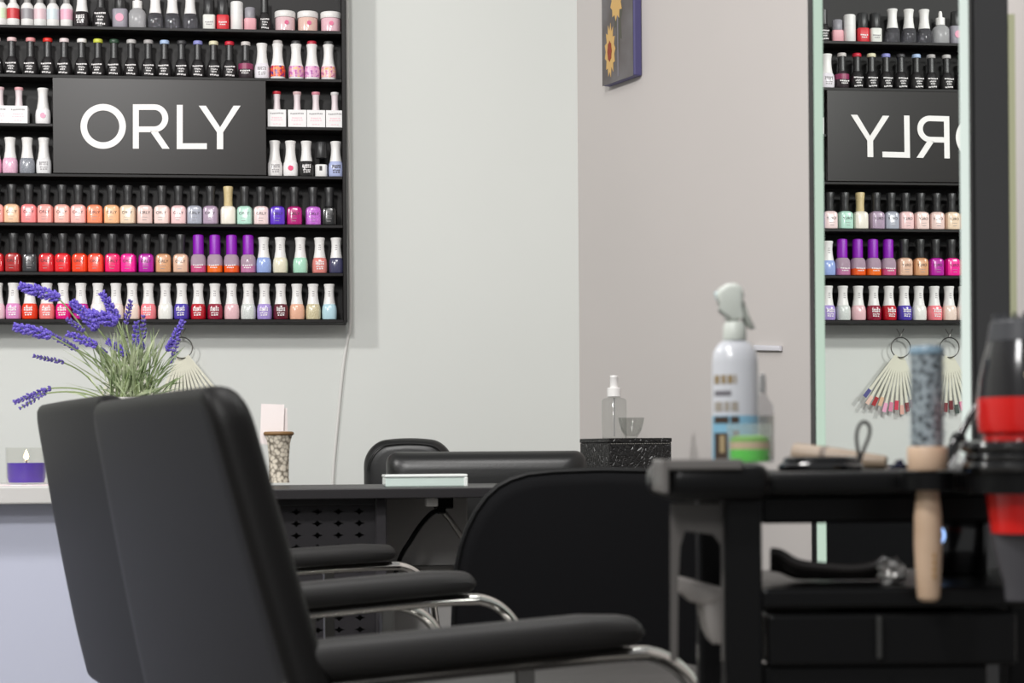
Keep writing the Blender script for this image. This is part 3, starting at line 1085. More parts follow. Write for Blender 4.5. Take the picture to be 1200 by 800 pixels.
# lavender
DLV = 3.40
pb_ = PD(152, 520, DLV)
lav = thing('lavender_plant', 'bushy purple lavender standing on the counter behind the front chair', 'plant', (pb_.x, pb_.y, zt))
LL = lav.location.copy()
zp = PD(152, 466, DLV).z - zt
finish('pot', Lathe([(0, 0), (0.035, 0), (0.04, 0.006), (0.05, zp - 0.012), (0.052, zp), (0.047, zp), (0.044, zp - 0.02), (0, zp - 0.02)], seg=28), mat('pot_white', '#dcdad6', 0.35), lav)
stem_m = mat('stem_green', '#7f8f5c', 0.6)
spikes = [((25, 335), (68, 349), 6.2), ((86, 355), (113, 383), 6.4), ((105, 368), (135, 377), 7.0), ((120, 344), (137, 372), 5.2), ((18, 383), (57, 392), 6.2),
          ((40, 417), (73, 424), 2.6), ((79, 374), (97, 387), 3.0), ((62, 393), (90, 409), 3.2), ((80, 391), (112, 404), 5.0), ((127, 400), (147, 414), 4.0),
          ((153, 353), (148, 378), 3.0), ((160, 378), (159, 403), 3.4), ((168, 371), (168, 395), 2.9), ((214, 377), (197, 409), 3.6), ((209, 398), (201, 424), 2.8),
          ((18, 471), (58, 455), 3.2), ((24, 478), (52, 461), 2.4), ((114, 408), (124, 413), 2.6), ((163, 400), (167, 408), 3.4)]
flo_m = [mat('floret_a', '#4a34ad', 0.6, noise=(420, '#8f80d8', 0.42, 0.66)), mat('floret_b', '#4c3a8f', 0.65, noise=(500, '#7c6fc0', 0.45, 0.62))]
rnd = random.Random(11)
for i, (tip, base, wpx) in enumerate(spikes):
    dd = DLV + rnd.uniform(-0.05, 0.05)
    A = PD(*tip, dd) - LL
    B = PD(*base, dd) - LL
    root = Vector((rnd.uniform(-0.03, 0.03), rnd.uniform(-0.03, 0.03), zp - 0.025))
    mid = root.lerp(B, 0.55) + Vector((0, 0, 0.015))
    st = finish('flower_stem', Tube(smooth_path([root, mid, B, B.lerp(A, 0.5), A], 5), 0.0014, seg=5), stem_m, lav)
    bm = bmesh.new()
    ax = (A - B)
    L = ax.length
    ax.normalize()
    s1 = ax.orthogonal().normalized()
    s2 = ax.cross(s1)
    rr = wpx * dd / F
    rows = max(5, int(L / 0.0056))
    for k in range(rows):
        t = k / (rows - 1)
        ring = rr * (0.55 + 0.55 * sin(pi * min(1, 0.15 + t * 0.85)))
        cnt = 6 if wpx > 4 else 5
        for q in range(cnt):
            a_ = 2 * pi * q / cnt + k * 0.6 + rnd.uniform(-0.2, 0.2)
            d_ = s1 * cos(a_) + s2 * sin(a_)
            c0 = B + ax * (t * L)
            p_ = c0 + d_ * ring * rnd.uniform(0.55, 0.95) + ax * rnd.uniform(-0.0015, 0.0015)
            sz = rr * rnd.uniform(0.30, 0.50) if wpx > 4 else rr * rnd.uniform(0.5, 0.65)
            mt = Matrix.Translation(p_) @ (ax * 0.8 + d_ * 0.7).to_track_quat('Z', 'Y').to_matrix().to_4x4() @ Matrix.Diagonal((sz * 0.8, sz * 0.8, sz * 1.5, 1))
            bmesh.ops.create_icosphere(bm, subdivisions=1, radius=1, matrix=mt)
    finish('flower_head', bm, flo_m[1] if wpx < 3.3 else flo_m[0], st, 0)
bm = bmesh.new()
for i in range(230):
    px = rnd.gauss(155, 34)
    py = rnd.uniform(372, 448) + abs(px - 155) * 0.28
    px = max(72, min(218, px))
    dd = DLV + rnd.uniform(-0.07, 0.07)
    tipp = PD(px, py, dd) - LL
    root = Vector((rnd.uniform(-0.035, 0.035), rnd.uniform(-0.035, 0.035), zp - 0.02))
    if rnd.random() < 0.65:
        root = root.lerp(tipp, rnd.uniform(0.35, 0.65))
        root += Vector((rnd.uniform(-0.012, 0.012), 0, rnd.uniform(-0.01, 0.01)))
    mid = root.lerp(tipp, 0.5) + Vector((0, 0, 0.006))
    wv = Vector((rnd.uniform(-1, 1), rnd.uniform(-0.4, 0.4), rnd.uniform(-0.5, 0.5))).normalized() * rnd.uniform(0.0012, 0.0028)
    v = [bm.verts.new(x) for x in (root - wv * 0.4, root + wv * 0.4, mid + wv, tipp, mid - wv)]
    bm.faces.new(v)
foliage = finish('foliage', bm, mat('lavender_leaf', '#5f7844', 0.6, noise=(22, '#bcc5a2', 0.38, 0.66)), lav, 0)
foliage['kind'] = 'stuff'

# ================================================================== black desk
DD = 2.96
ydf = CAM.y + DD * cos(PSI) - 0.01
ydb = ydf + 0.47
xdl = xR + 0.004
xdr = PY(815, 575, ydf).x
zdt = PY(450, 572, ydf).z
zdu = PY(450, 584, ydf).z
desk = thing('manicure_desk', 'black desk with perforated front panel behind the armrests', 'desk', ((xdl + xdr) / 2, ydf, 0))
DL = desk.location.copy()


def dl(x, y, z):
    return Vector((x, y, z)) - DL


finish('desk_top', Box(dl(xdl, ydf, zdu), dl(xdr, ydb, zdt), 0.0015, 2), desk_m, desk, 0)
yp = ydf + 0.05
x0p, x1p = PY(262, 640, yp).x, PY(440, 640, yp).x
x2p = PY(453, 640, yp).x
finish('leg_panel', Box(dl(x1p, yp - 0.012, 0.0), dl(x2p, ydb - 0.03, zdu), 0.002, 1), mat('desk_leg', '#302e31', 0.45, spec=0.3), desk, 0)
finish('leg_panel', Box(dl(xdr - 0.03, yp, 0.0), dl(xdr - 0.01, ydb - 0.03, zdu), 0.002, 1), desk_m, desk, 0)
finish('top_rail', Box(dl(x0p, yp - 0.006, PY(400, 592, yp).z), dl(x1p, yp + 0.012, zdu), 0.001, 1), desk_m, desk, 0)
# perforated sheet with real diamond holes
pitchx, pitchz = 24.2 * (DD + 0.04) / F, 13.7 * (DD + 0.04) / F
bm = bmesh.new()
zc0 = PY(375, 599.5, yp).z
xc0 = PY(421, 610, yp).x
ncol = int((xc0 - x0p) / pitchx) + 1
nrow = 20
for r_ in range(nrow):
    for c_ in range(ncol):
        cx_, cz_ = xc0 - c_ * pitchx, zc0 - r_ * pitchz
        hx, hz = pitchx / 2, pitchz / 2
        ax_, az_ = 6.6 * 3.0 / F, 3.9 * 3.0 / F
        V = lambda x, z: bm.verts.new(dl(cx_ + x, yp, cz_ + z))
        for sx, sz in ((1, 1), (-1, 1), (-1, -1), (1, -1)):
            bm.faces.new([V(sx * hx, sz * hz), V(0, sz * hz), V(0, sz * az_), V(sx * ax_ * 0.35, sz * az_ * 0.35), V(sx * ax_, 0), V(sx * hx, 0)])
xr_ = xc0 + pitchx / 2
if x1p > xr_:
    a_, b_ = zc0 + pitchz / 2, zc0 - (nrow - 0.5) * pitchz
    bm.faces.new([bm.verts.new(dl(*q)) for q in ((xr_, yp, a_), (x1p, yp, a_), (x1p, yp, b_), (xr_, yp, b_))])
bmesh.ops.remove_doubles(bm, verts=bm.verts[:], dist=1e-5)
finish('perforated_panel', bm, perf_m, desk, 0)
finish('inner_panel', Box(dl(x0p, yp + 0.05, zc0 - nrow * pitchz), dl(x1p, yp + 0.06, zdu), 0.0), mat('inner_black', '#0e0d0e', 0.7), desk, 0)
# grey cabinet under the desk
yk = ydf + 0.24
kx0, kx1 = PY(454, 620, yk).x, PY(548, 620, yk).x
kz = PY(500, 664, yk).z
cab = thing('pedestal_cabinet', 'dark grey pedestal cabinet standing under the black desk', 'cabinet', ((kx0 + kx1) / 2 + 0.002, yk, 0))
KL = cab.location.copy()
kx0 = x2p + 0.004
finish('cabinet_body', Box(Vector((kx0, yk, 0.0)) - KL, Vector((kx1, yk + 0.09, zdu - 0.004)) - KL, 0.003, 2), mat('cabinet_grey', '#a3a19f', 0.5), cab, 0)
finish('handle_strip', Box(Vector((kx0 + 0.004, yk - 0.014, kz - 0.004)) - KL, Vector((kx1 - 0.002, yk, kz + 0.003)) - KL, 0.001, 1), steel_m, cab, 0)
# cable and adapters below the top
yq = ydf + 0.14
pts = [PY(521, 598, yq), PY(508, 600, yq), PY(494, 614, yq), PY(482, 632, yq), PY(470, 652, yq), PY(462, 680, yq), PY(458, 720, yq)]
tag(finish('desk_cable', Tube(smooth_path(pts, 6), 0.0042, seg=8), gloss_black_m), 'black cable looping down under the desk top', 'cable')
bx = PY(500, 584, yq)
tag(finish('power_adapter', Box((PY(494, 590, yq).x, yq - 0.11, zdu - 0.014), (PY(507, 590, yq).x, yq - 0.07, zdu), 0.002, 2), mat('adapter_white', '#d5d3d0', 0.4)),
    'small white adapter fixed under the black desk top', 'adapter')
arm = thing('lamp_clamp', 'black and silver folding bracket hanging under the desk top', 'bracket', PY(521, 594, yq))
AL = arm.location.copy()
finish('clamp', Box(PY(508, 594, yq) - AL - Vector((0, 0.006, 0.003)), Vector((PY(531, 594, yq).x, yq + 0.012, zdu)) - AL, 0.002, 1), gloss_black_m, arm, 0)
finish('block', Box(PY(512, 602, yq) - AL - Vector((0, 0.008, 0.0)), PY(522, 592, yq) - AL + Vector((0, 0.008, 0)), 0.002, 1), gloss_black_m, arm, 0)
finish('silver_arm', Tube([PY(520, 600, yq) - AL, PY(527, 608, yq) - AL, PY(543, 632, yq) - AL], 0.0045, seg=8), steel_m, arm)

# white case on the desk
yw = ydf + 0.11
wx0, wx1 = PY(451, 560, yw).x, PY(548, 560, yw).x
s3 = (DD + 0.1) / F
case = thing('glass_case', 'flat white and green glass case lying on the black desk', 'case', ((wx0 + wx1) / 2, yw + 0.05, zdt))
hwc = (wx1 - wx0) / 2
finish('case_body', Box((-hwc + 0.001, -0.05, 0.0), (hwc - 0.001, 0.05, 11.0 * s3), 0.002, 2), mat('case_green', '#c8d6d0', 0.15, coat=0.5), case, 0)
finish('lid', Box((-hwc, -0.052, 11.0 * s3), (hwc, 0.052, 14.6 * s3), 0.002, 2), mat('case_white', '#e2e6e3', 0.2, coat=0.5), case, 0)
finish('corner_post', Box((hwc - 0.006, -0.052, 0.0), (hwc, -0.046, 11.0 * s3), 0.001, 1), mat('case_white', '#e2e6e3', 0.2), case, 0)

# ================================================================== chairs behind the desk
def back_chair(name, label, d, x0, x1, ytop, rpx, thick, seat_d=0.34, crown=0.0, seam=0):
    """upholstered chair seen over the desk; x0..x1 = left/right columns of the backrest"""
    Xl, ztp = XZ(x0, ytop, d)
    Xr, _ = XZ(x1, ytop, d)
    _, ztp = XZ((x0 + x1) / 2, ytop, d)
    Xc, hw_ = (Xl + Xr) / 2, (Xr - Xl) / 2
    r = thing(name, label, 'chair', C(Xc, d, 0), -PSI)
    rad = rpx * d / F
    out = []
    zb_ = 0.42
    n_ = 10
    for k in range(n_ + 1):
        a_ = pi / 2 * k / n_
        out.append((hw_ - rad + rad * cos(a_), ztp - rad + rad * sin(a_)))
    for k in range(1, 9):
        t = k / 9
        out.append(((hw_ - rad) * (1 - 2 * t), ztp))
    for k in range(n_ + 1):
        a_ = pi / 2 + pi / 2 * k / n_
        out.append((-hw_ + rad + rad * cos(a_), ztp - rad + rad * sin(a_)))
    out = [(x, z - crown * (x / hw_) ** 2) for x, z in out]
    out += [(-hw_, zb_), (hw_, zb_)]
    bk = finish('backrest', Pillow(out, thick, min(0.035, thick * 0.42)), leather_m, r, 45)
    if seam:
        pth = [(x * 0.90, -0.001, ztp - (ztp - z) * 1.0 - 0.012) for x, z in out[:-2]]
        finish('seam', Tube(pth, 0.0016, seg=6), mat('seam_black', '#0c0c0c', 0.4), bk)
    sw = hw_ * 0.95
    finish('seat', Box((-sw, -seat_d, 0.40), (sw, 0.02, 0.47), 0.02, 3), leather_m, r, 45)
    for lx in (-sw + 0.03, sw - 0.03):
        for ly in (-seat_d + 0.04, 0.0):
            finish('leg', Tube([(lx, ly, 0.0), (lx, ly, 0.41)], 0.012, seg=8), chrome_m, r)
    return r


back_chair('leather_chair', 'black leather chair with high rounded back against the back wall', 4.08, 425, 531, 513, 26, 0.06, crown=0.012, seam=1)
back_chair('leather_chair', 'black leather chair with wide low back just behind the desk', 3.54, 451, 688, 528.5, 14, 0.09, seat_d=0.24)

# ================================================================== stand, crocodile box, bottle and bowl
DB = 3.80
sb = DB / F
bxp = PD(735, 560, DB)
bz0 = PD(735, 563, DB).z
bz1 = PD(745, 513, DB).z
std = thing('side_stand', 'black stand carrying the crocodile patterned box', 'stand', (bxp.x, bxp.y + 0.07, 0), -0.1)
finish('stand_top', Box((-0.13, -0.10, bz0 - 0.02), (0.11, 0.10, bz0), 0.002, 1), desk_m, std, 0)
for lx in (-0.12, 0.10):
    for ly in (-0.09, 0.09):
        finish('leg', Box((lx - 0.01, ly - 0.01, 0), (lx + 0.01, ly + 0.01, bz0 - 0.02)), desk_m, std, 0)
m = bpy.data.materials.new('croc_leather')
m.use_nodes = True
nt = m.node_tree
bs = nt.nodes['Principled BSDF']
bs.inputs['Base Color'].default_value = rgb('#1b1a1a')
bs.inputs['Roughness'].default_value = 0.28
tc = nt.nodes.new('ShaderNodeTexCoord')
vo = nt.nodes.new('ShaderNodeTexVoronoi')
vo.inputs['Scale'].default_value = 120
vo.feature = 'DISTANCE_TO_EDGE'
bp = nt.nodes.new('ShaderNodeBump')
bp.inputs['Strength'].default_value = 0.7
bp.inputs['Distance'].default_value = 0.002
mr = nt.nodes.new('ShaderNodeMapRange')
mr.inputs['From Max'].default_value = 0.12
nt.links.new(tc.outputs['Object'], vo.inputs['Vector'])
nt.links.new(vo.outputs['Distance'], mr.inputs['Value'])
nt.links.new(mr.outputs['Result'], bp.inputs['Height'])
nt.links.new(bp.outputs['Normal'], bs.inputs['Normal'])
croc = m
# rotated so its left face shows: near vertical edge at column 714
e0 = PD(714, 540, DB)
wR = (788 - 714) * sb / cos(0.22)
box = thing('tissue_box', 'black crocodile patterned box under the clear spray bottle', 'box', (e0.x, e0.y, bz0), -PSI + 0.22)
dep = 0.115
finish('box_body', Slab([(0, 0, 0), (wR, 0, 0), (wR - 0.0, dep, 0), (-0.03, dep, 0)], (0, 0, (bz1 - bz0) * 0.90), bev=0.002, seg=2), croc, box, 0)
finish('lid', Slab([(-0.001, -0.001, (bz1 - bz0) * 0.90), (wR + 0.001, -0.001, (bz1 - bz0) * 0.90), (wR + 0.001, dep + 0.001, (bz1 - bz0) * 0.90), (-0.031, dep + 0.001, (bz1 - bz0) * 0.90)], (0, 0, (bz1 - bz0) * 0.10), bev=0.001, seg=1), croc, box, 0)
bm = bmesh.new()
k = 0.004
while k < wR - 0.004:
    add_box(bm, (k, -0.0016, (bz1 - bz0) * 0.86), (k + 0.003, 0.0, (bz1 - bz0) * 0.875))
    k += 0.005
finish('stitching', bm, mat('stitch_grey', '#77756f', 0.6), box, 0)
# clear spray bottle
q = PD(720, 512, DB + 0.045)
bot = thing('clear_spray_bottle', 'clear pump bottle with white spray top standing on the crocodile box', 'bottle', (q.x, q.y, bz1))
finish('bottle', Lathe([(0, 0), (13.4 * sb, 0), (14.6 * sb, 1.5 * sb), (14.8 * sb, 44 * sb), (13.5 * sb, 46.5 * sb), (7 * sb, 48.5 * sb), (6.8 * sb, 50 * sb), (0, 50 * sb)], seg=32),
       clear('pet_clear', '#f3f4f3', 0.3, 0.04, 0.06, '#c8c8c6'), bot)
finish('dip_tube', Tube([(0, 0, 0.004), (0, 0, 48 * sb)], 0.0018, seg=8), clear('tube_clear', '#ececec', 0.2, 0.1, 0.4, '#bdbdbd'), bot)
finish('collar', Lathe([(0, 49.5 * sb), (8.2 * sb, 49.5 * sb), (8.2 * sb, 59 * sb), (7.4 * sb, 60 * sb), (0, 60 * sb)], seg=24), capwhite_m, bot)
finish('spray_head', Lathe([(0, 60 * sb), (4.9 * sb, 60 * sb), (4.7 * sb, 72 * sb), (5.0 * sb, 72.4 * sb), (4.6 * sb, 74.5 * sb), (0, 74.8 * sb)], seg=20), capwhite_m, bot)
q = PD(740, 512, DB + 0.015)
bowl = thing('glass_bowl', 'small clear glass bowl on the right half of the crocodile box', 'bowl', (q.x, q.y, bz1))
gp = [(0, 0), (6 * sb, 0), (7 * sb, 1 * sb), (12 * sb, 9 * sb), (14.5 * sb, 18 * sb), (15.6 * sb, 24 * sb), (14.9 * sb, 24 * sb), (13.8 * sb, 18 * sb), (11.4 * sb, 10 * sb), (6 * sb, 2.5 * sb), (0, 2.2 * sb)]
finish('glass', Lathe(gp, seg=28), clear('bowl_glass', '#f0f1f0', 0.35, 0.03), bowl)

# ================================================================== salon chairs with chrome arms
TH_W = radians(24.3) - PSI        # facing in world


def slab_back(W, T, z0, z1, lean, curve=0.02, bev=0.022):
    """rounded backrest: local x = forward, y = left; leaning back towards -x with height"""
    bm = bmesh.new()
    ny, nz = 14, 16
    add_box(bm, (0, -W / 2, z0), (T, W / 2, z1))
    # vertical corner rounding seen from behind
    es = [e for e in bm.edges if abs(e.verts[0].co.z - z1) < 1e-6 and abs(e.verts[1].co.z - z1) < 1e-6 or True]
    top_corner = [e for e in bm.edges if abs(e.verts[0].co.x - e.verts[1].co.x) > 1e-4 and e.verts[0].co.z > z1 - 1e-4]
    bmesh.ops.bevel(bm, geom=top_corner, offset=0.032, segments=6, profile=0.5, affect='EDGES')
    rim = [e for e in bm.edges if len(e.link_faces) == 2 and e.calc_face_angle(0) > 0.9]
    bmesh.ops.bevel(bm, geom=rim, offset=bev, segments=4, profile=0.5, affect='EDGES', clamp_overlap=True)
    for i in range(1, nz):
        z = z0 + (z1 - z0) * i / nz
        bmesh.ops.bisect_plane(bm, geom=bm.verts[:] + bm.edges[:] + bm.faces[:], plane_co=(0, 0, z), plane_no=(0, 0, 1))
    for i in range(1, ny):
        y = -W / 2 + W * i / ny
        bmesh.ops.bisect_plane(bm, geom=bm.verts[:] + bm.edges[:] + bm.faces[:], plane_co=(0, y, 0), plane_no=(0, 1, 0))
    for v in bm.verts:
        t = (z1 - v.co.z)
        v.co.y *= 1 - 0.235 * max(0.0, 1 - t / 0.30)
        v.co.x += t * tan(lean) + 0.10 * max(0, t - 0.12) ** 2 + curve * (2 * v.co.y / W) ** 2
    return bm


def arm_parts(root, side, xe, y, zt_, x0=0.035, thick=0.028, wid=0.048):
    """one armrest ending at forward xe, at sideways y, top height zt_"""
    pts = []
    bm = bmesh.new()
    add_box(bm, (x0, y - wid / 2, zt_ - thick), (xe, y + wid / 2, zt_), 0.0125, 4)
    bmesh.ops.bisect_plane(bm, geom=bm.verts[:] + bm.edges[:] + bm.faces[:], plane_co=(xe - 0.05, 0, 0), plane_no=(1, 0, 0))
    for v in bm.verts:
        t = (xe - v.co.x) / (xe - x0)
        v.co.z -= 0.012 * t * t
        if v.co.x > xe - 0.03:
            f_ = (v.co.x - (xe - 0.03)) / 0.03
            v.co.z += -0.006 * f_ * f_ if v.co.z > zt_ - thick / 2 else 0.003 * f_
    finish('arm_pad', bm, pad_m, root, 50)
    zc = zt_ - thick - 0.0065
    P = [(x0 - 0.02, y, zc - 0.015), (x0 + 0.05, y, zc - 0.009), (xe - 0.06, y, zc - 0.001), (xe - 0.0, y, zc)]
    R = 0.062
    for k in range(1, 9):
        a_ = pi / 2 * k / 8
        P.append((xe + R * sin(a_), y, zc - R + R * cos(a_)))
    P.append((xe + R + 0.004, y, zc - R - 0.06))
    P.append((xe + R - 0.02, y, zc - R - 0.16))
    P.append((xe - 0.12, y * 0.9, 0.38))
    P.append((x0 + 0.02, y * 0.7, 0.38))
    finish('arm_frame', Tube(smooth_path(P, 4), 0.0085, seg=10, flat=0.8), chrome_m, root)
    finish('arm_strut', Box((xe - 0.11, y - 0.004, 0.44), (xe - 0.095, y + 0.004, zc), 0.001, 1), steel_m, root, 0)


def salon_chair(label, near, d_near, W, ztop, lean, seat_z, seat_l, arms):
    """near: camera-aligned X of the near rear top corner"""
    l = Vector((-sin(radians(24.3)), cos(radians(24.3))))
    mid = Vector((near, d_near)) + l * (W / 2)
    r = thing('salon_chair', label, 'chair', C(mid.x, mid.y, 0), TH_W, 'salon chairs in the foreground row')
    finish('backrest', slab_back(W, 0.034, 0.50, ztop, lean, 0.008, 0.014), leather2_m, r, 50)
    bm = bmesh.new()
    add_box(bm, (0.12, -W / 2 + 0.02, seat_z - 0.10), (seat_l, W / 2 - 0.02, seat_z), 0.03, 4)
    finish('seat', bm, mat('seat_leather', '#211f1e', 0.42, bump=(26, 0.9)), r, 50)
    for side, xe, y, z in arms:
        arm_parts(r, side, xe, y, z, x0=0.065 if side < 0 else 0.20)
    finish('post', Lathe([(0, 0.03), (0.045, 0.03), (0.04, 0.06), (0.03, 0.08), (0.03, seat_z - 0.10), (0, seat_z - 0.10)], seg=20, c=(0.34, 0, 0)), chrome_m, r)
    finish('base', Lathe([(0, 0), (0.19, 0), (0.19, 0.008), (0.17, 0.016), (0.06, 0.032), (0, 0.034)], seg=40, c=(0.34, 0, 0)), chrome_m, r)
    return r


zA = CAM.z - 0.1275
salon_chair('front black salon chair nearest the camera with its back to us', -0.2115, 1.375, 0.57, 0.857, radians(12), 0.60, 0.55,
            [(-1, 0.365, -0.240, zA - 0.003), (1, 0.463, 0.341, zA)])
salon_chair('black salon chair half hidden behind the front salon chair', -0.437, 2.030, 0.54, 0.873, radians(11), 0.545, 0.46,
            [(-1, 0.33, -0.265, zA - 0.010), (1, 0.557, 0.335, zA)])

# ================================================================== black velvet chair in the middle
DV = 2.50
left = [(530, 800), (532, 720), (535, 668), (541, 640), (548, 620), (558, 600), (571, 582), (585, 569.5), (600, 561.5), (620, 555.5), (650, 552.5), (700, 551)]
cxp = 707
out = []
vch = thing('velvet_chair', 'black velvet chair with rounded back turned towards the desk', 'chair', C(XZ(cxp, 700, DV)[0], DV, 0), -PSI)
Xc = XZ(cxp, 700, DV)[0]
for px, py in left:
    X, Z = XZ(px, py, DV)
    Xm, Zm = XZ(cxp, py, DV)
    out.append((X - Xm, Zm + (Z - Zm) * 0.0))
full = [(x, 0, z) for x, z in out] + [(-x, 0, z) for x, z in out[::-1]]
bk = finish('backrest', Pillow([(x, z) for x, _, z in full], 0.075, 0.020), velvet_m, vch, 50)
rimp = [(x * 1.0, 0.012, z + 0.0) for x, _, z in full]
finish('piping', Tube(rimp, 0.0045, seg=8), mat('piping_black', '#070708', 0.5, spec=0.2), bk)
finish('seat', Box((-0.19, 0.04, 0.40), (0.19, 0.40, 0.49), 0.03, 4), velvet_m, vch, 50)
for lx in (-0.16, 0.16):
    for ly in (0.05, 0.36):
        finish('leg', Tube([(lx * 1.1, ly, 0.0), (lx, ly, 0.41)], [0.009, 0.013], seg=10), gloss_black_m, vch)

# ================================================================== trolley
DT0, DT1 = 1.28, 1.49
tx, _ = XZ(1050, 600, DT0)
tr = thing('salon_trolley', 'black plastic salon trolley loaded with hair tools in the right foreground', 'trolley', C(tx, DT0, 0), -PSI)


def tl(px, py, d):
    X, z = XZ(px, py, d)
    return Vector((X - tx, d - DT0, z))


def tbox(px0, py0, px1, py1, d0, d1, bev=0.0, seg=2, floor=False):
    a_ = tl(px0, (py0 + py1) / 2, d0)
    b_ = tl(px1, (py0 + py1) / 2, d0)
    pm = (px0 + px1) / 2
    zt_, zb_ = tl(pm, py0, d0).z, tl(pm, py1, d0).z
    return Box((a_.x, d0 - DT0, 0.0 if floor else zb_), (b_.x, d1 - DT0, zt_), bev, seg)


ZT = tl(1050, 552, DT0).z
bm = bmesh.new()
a_, b_ = tl(893, 560, DT0), tl(1300, 560, DT0)
add_box(bm, (a_.x, 0, ZT - 0.0155), (b_.x, DT1 - DT0, ZT), 0.004, 3)
finish('top_tray', bm, troll_m, tr, 40)
# left end bin with clear rim
bm = bmesh.new()
a_, b_ = tl(782, 560, DT0 - 0.02), tl(905, 560, DT0 - 0.02)
zb0, zb1 = tl(840, 588, DT0 - 0.02).z, tl(840, 543, DT0 - 0.02).z
add_box(bm, (a_.x, -0.02, zb0), (b_.x, DT1 - DT0 - 0.02, zb1), 0.010, 4)
finish('end_bin', bm, troll_m, tr, 40)
bm = bmesh.new()
add_box(bm, (a_.x - 0.002, -0.022, zb1 - 0.004), (b_.x - 0.02, -0.018, zb1 + 0.003), 0.001, 1)
add_box(bm, (a_.x - 0.004, -0.022, zb0 + 0.006), (a_.x + 0.001, 0.06, zb1 + 0.003), 0.001, 1)
finish('clear_rim', bm, clear('trolley_clear', '#8d8b8a', 0.35, 0.12, 0.35, '#a9a5a2'), tr, 0)
# corner posts
for px0, px1 in ((850, 894), (1262, 1300)):
    for d0 in (DT0, DT1 - 0.03):
        a_, b_ = tl(px0, 700, DT0), tl(px1, 700, DT0)
        finish('post', Box((a_.x, d0 - DT0, 0.03), (b_.x, d0 - DT0 + 0.03, ZT - 0.015), 0.003, 2), troll_m, tr, 0)
        finish('caster', Lathe([(0, 0), (0.012, 0), (0.016, 0.006), (0.016, 0.024), (0.010, 0.031), (0, 0.031)], seg=14, c=((a_.x + b_.x) / 2, d0 - DT0 + 0.015, 0)), gloss_black_m, tr)
finish('apron', tbox(893, 580, 1290, 612, DT0 + 0.07, DT1, 0.002), troll_m, tr, 0)
finish('middle_shelf', tbox(893, 688, 1290, 712, DT0, DT1, 0.003), troll_m, tr, 0)
bm = tbox(900, 718, 1192, 780, DT0 + 0.004, DT1 - 0.02, 0.003)
dr = finish('drawer', bm, mat('drawer_plastic', '#0c0c0d', 0.35, spec=0.18), tr, 0)
bm = tbox(1028, 722, 1034, 772, DT0 - 0.001, DT0 + 0.004, 0.001)
finish('drawer_scratch', bm, mat('drawer_mark', '#2b2b2a', 0.5), dr, 0)
finish('lower_rail', tbox(893, 779, 1158, 850, DT0 + 0.01, DT0 + 0.03, 0.002), troll_m, tr, 0)
a_, b_ = tl(893, 700, DT0), tl(1290, 700, DT0)
finish('bottom_shelf', Box((a_.x, 0, 0.10), (b_.x, DT1 - DT0, 0.125), 0.003, 2), troll_m, tr, 0)
# side holder plate with an opening
DS = DT0 + 0.01
outer = [(786, 590), (850, 590), (850, 775), (786, 775)]
hole = [(803, 622), (836, 626), (846, 640), (846, 682), (795, 678), (797, 640)]
clr = clear('holder_clear', '#6d6b6a', 0.42, 0.18, 0.35, '#8f8b88')
bm = bmesh.new()
for poly in ([(786, 590), (850, 590), (850, 632), (846, 640), (836, 626), (803, 622), (797, 640), (786, 640)],
             [(786, 640), (797, 640), (795, 678), (794, 775), (786, 775)],
             [(846, 640), (850, 632), (850, 775), (846, 775)]):
    add_slab(bm, [tl(px, py, DS) for px, py in poly], (0, 0.004, 0))
finish('side_holder', bm, clr, tr, 0)
bm = bmesh.new()
for poly in ([(793, 677), (850, 692), (850, 702), (838, 706), (826, 710), (808, 705), (796, 694)],
             [(823, 708), (850, 700), (850, 756), (836, 755), (829, 742)]):
    add_slab(bm, [tl(px, py, DS + 0.02) for px, py in poly], (0, 0.05, 0), bev=0.004, seg=2)
finish('clear_scoop', bm, clear('scoop_clear', '#b9b6b3', 0.5, 0.12, 0.45, '#b9b4b0'), tr, 30)
# ring in the tray for the dryer
cdr = tl(1199, 545, DT0 - 0.045)
bm = bmesh.new()
for k, (rr, dz) in enumerate(((0.036, 0.003), (0.034, 0.0095), (0.0365, 0.016))):
    add_tube(bm, [(cdr.x + rr * cos(2 * pi * i / 36), cdr.y + rr * sin(2 * pi * i / 36), ZT + dz) for i in range(36)], 0.0042, seg=8, closed=True)
finish('holder_ring', bm, gloss_black_m, tr)
cbr = tl(1087, 551, DT0 - 0.018)
finish('brush_holder', Lathe([(0.0082, ZT - 0.0125), (0.0185, ZT - 0.0125), (0.0185, ZT - 0.0002), (0.0082, ZT - 0.0002), (0.0082, ZT - 0.0125)], seg=28, c=(cbr.x, cbr.y, 0)), troll_m, tr, 30)
finish('dryer_holder', Lathe([(0.0285, ZT - 0.0145), (0.036, ZT - 0.0145), (0.036, ZT + 0.001), (0.0285, ZT + 0.001), (0.0285, ZT - 0.0145)], seg=36, c=(cdr.x, cdr.y, 0)), troll_m, tr, 30)


def tw(px, py, d):               # world point on the trolley
    return PD(px, py, d)


# ---- trigger spray bottle
DSP = 1.42
sS = DSP / F
p = tw(862, 545, DSP)
sp_ = thing('trigger_sprayer', 'white translucent trigger spray bottle standing on the trolley', 'spray bottle', (p.x, p.y, zb1), -PSI)
h0 = 0.0
zz = lambda py: tl(862, py, DSP).z - zb1
finish('bottle', Lathe([(0, 0), (25 * sS, 0), (27 * sS, 2 * sS), (27 * sS, zz(425)), (25.5 * sS, zz(413)), (20 * sS, zz(404)), (13.5 * sS, zz(399)), (0, zz(398.5))], seg=36, sy=0.8),
       mat('bottle_milky', '#d6d8de', 0.25, coat=0.3, trans=0.15), sp_)
finish('blue_liquid', Lathe([(0, 0.0), (25.4 * sS, 0.0005), (27.3 * sS, 2.2 * sS), (27.3 * sS, zz(487)), (0, zz(487))], seg=36, sy=0.8), mat('liquid_blue', '#7fb2cc', 0.25, coat=0.3), sp_)
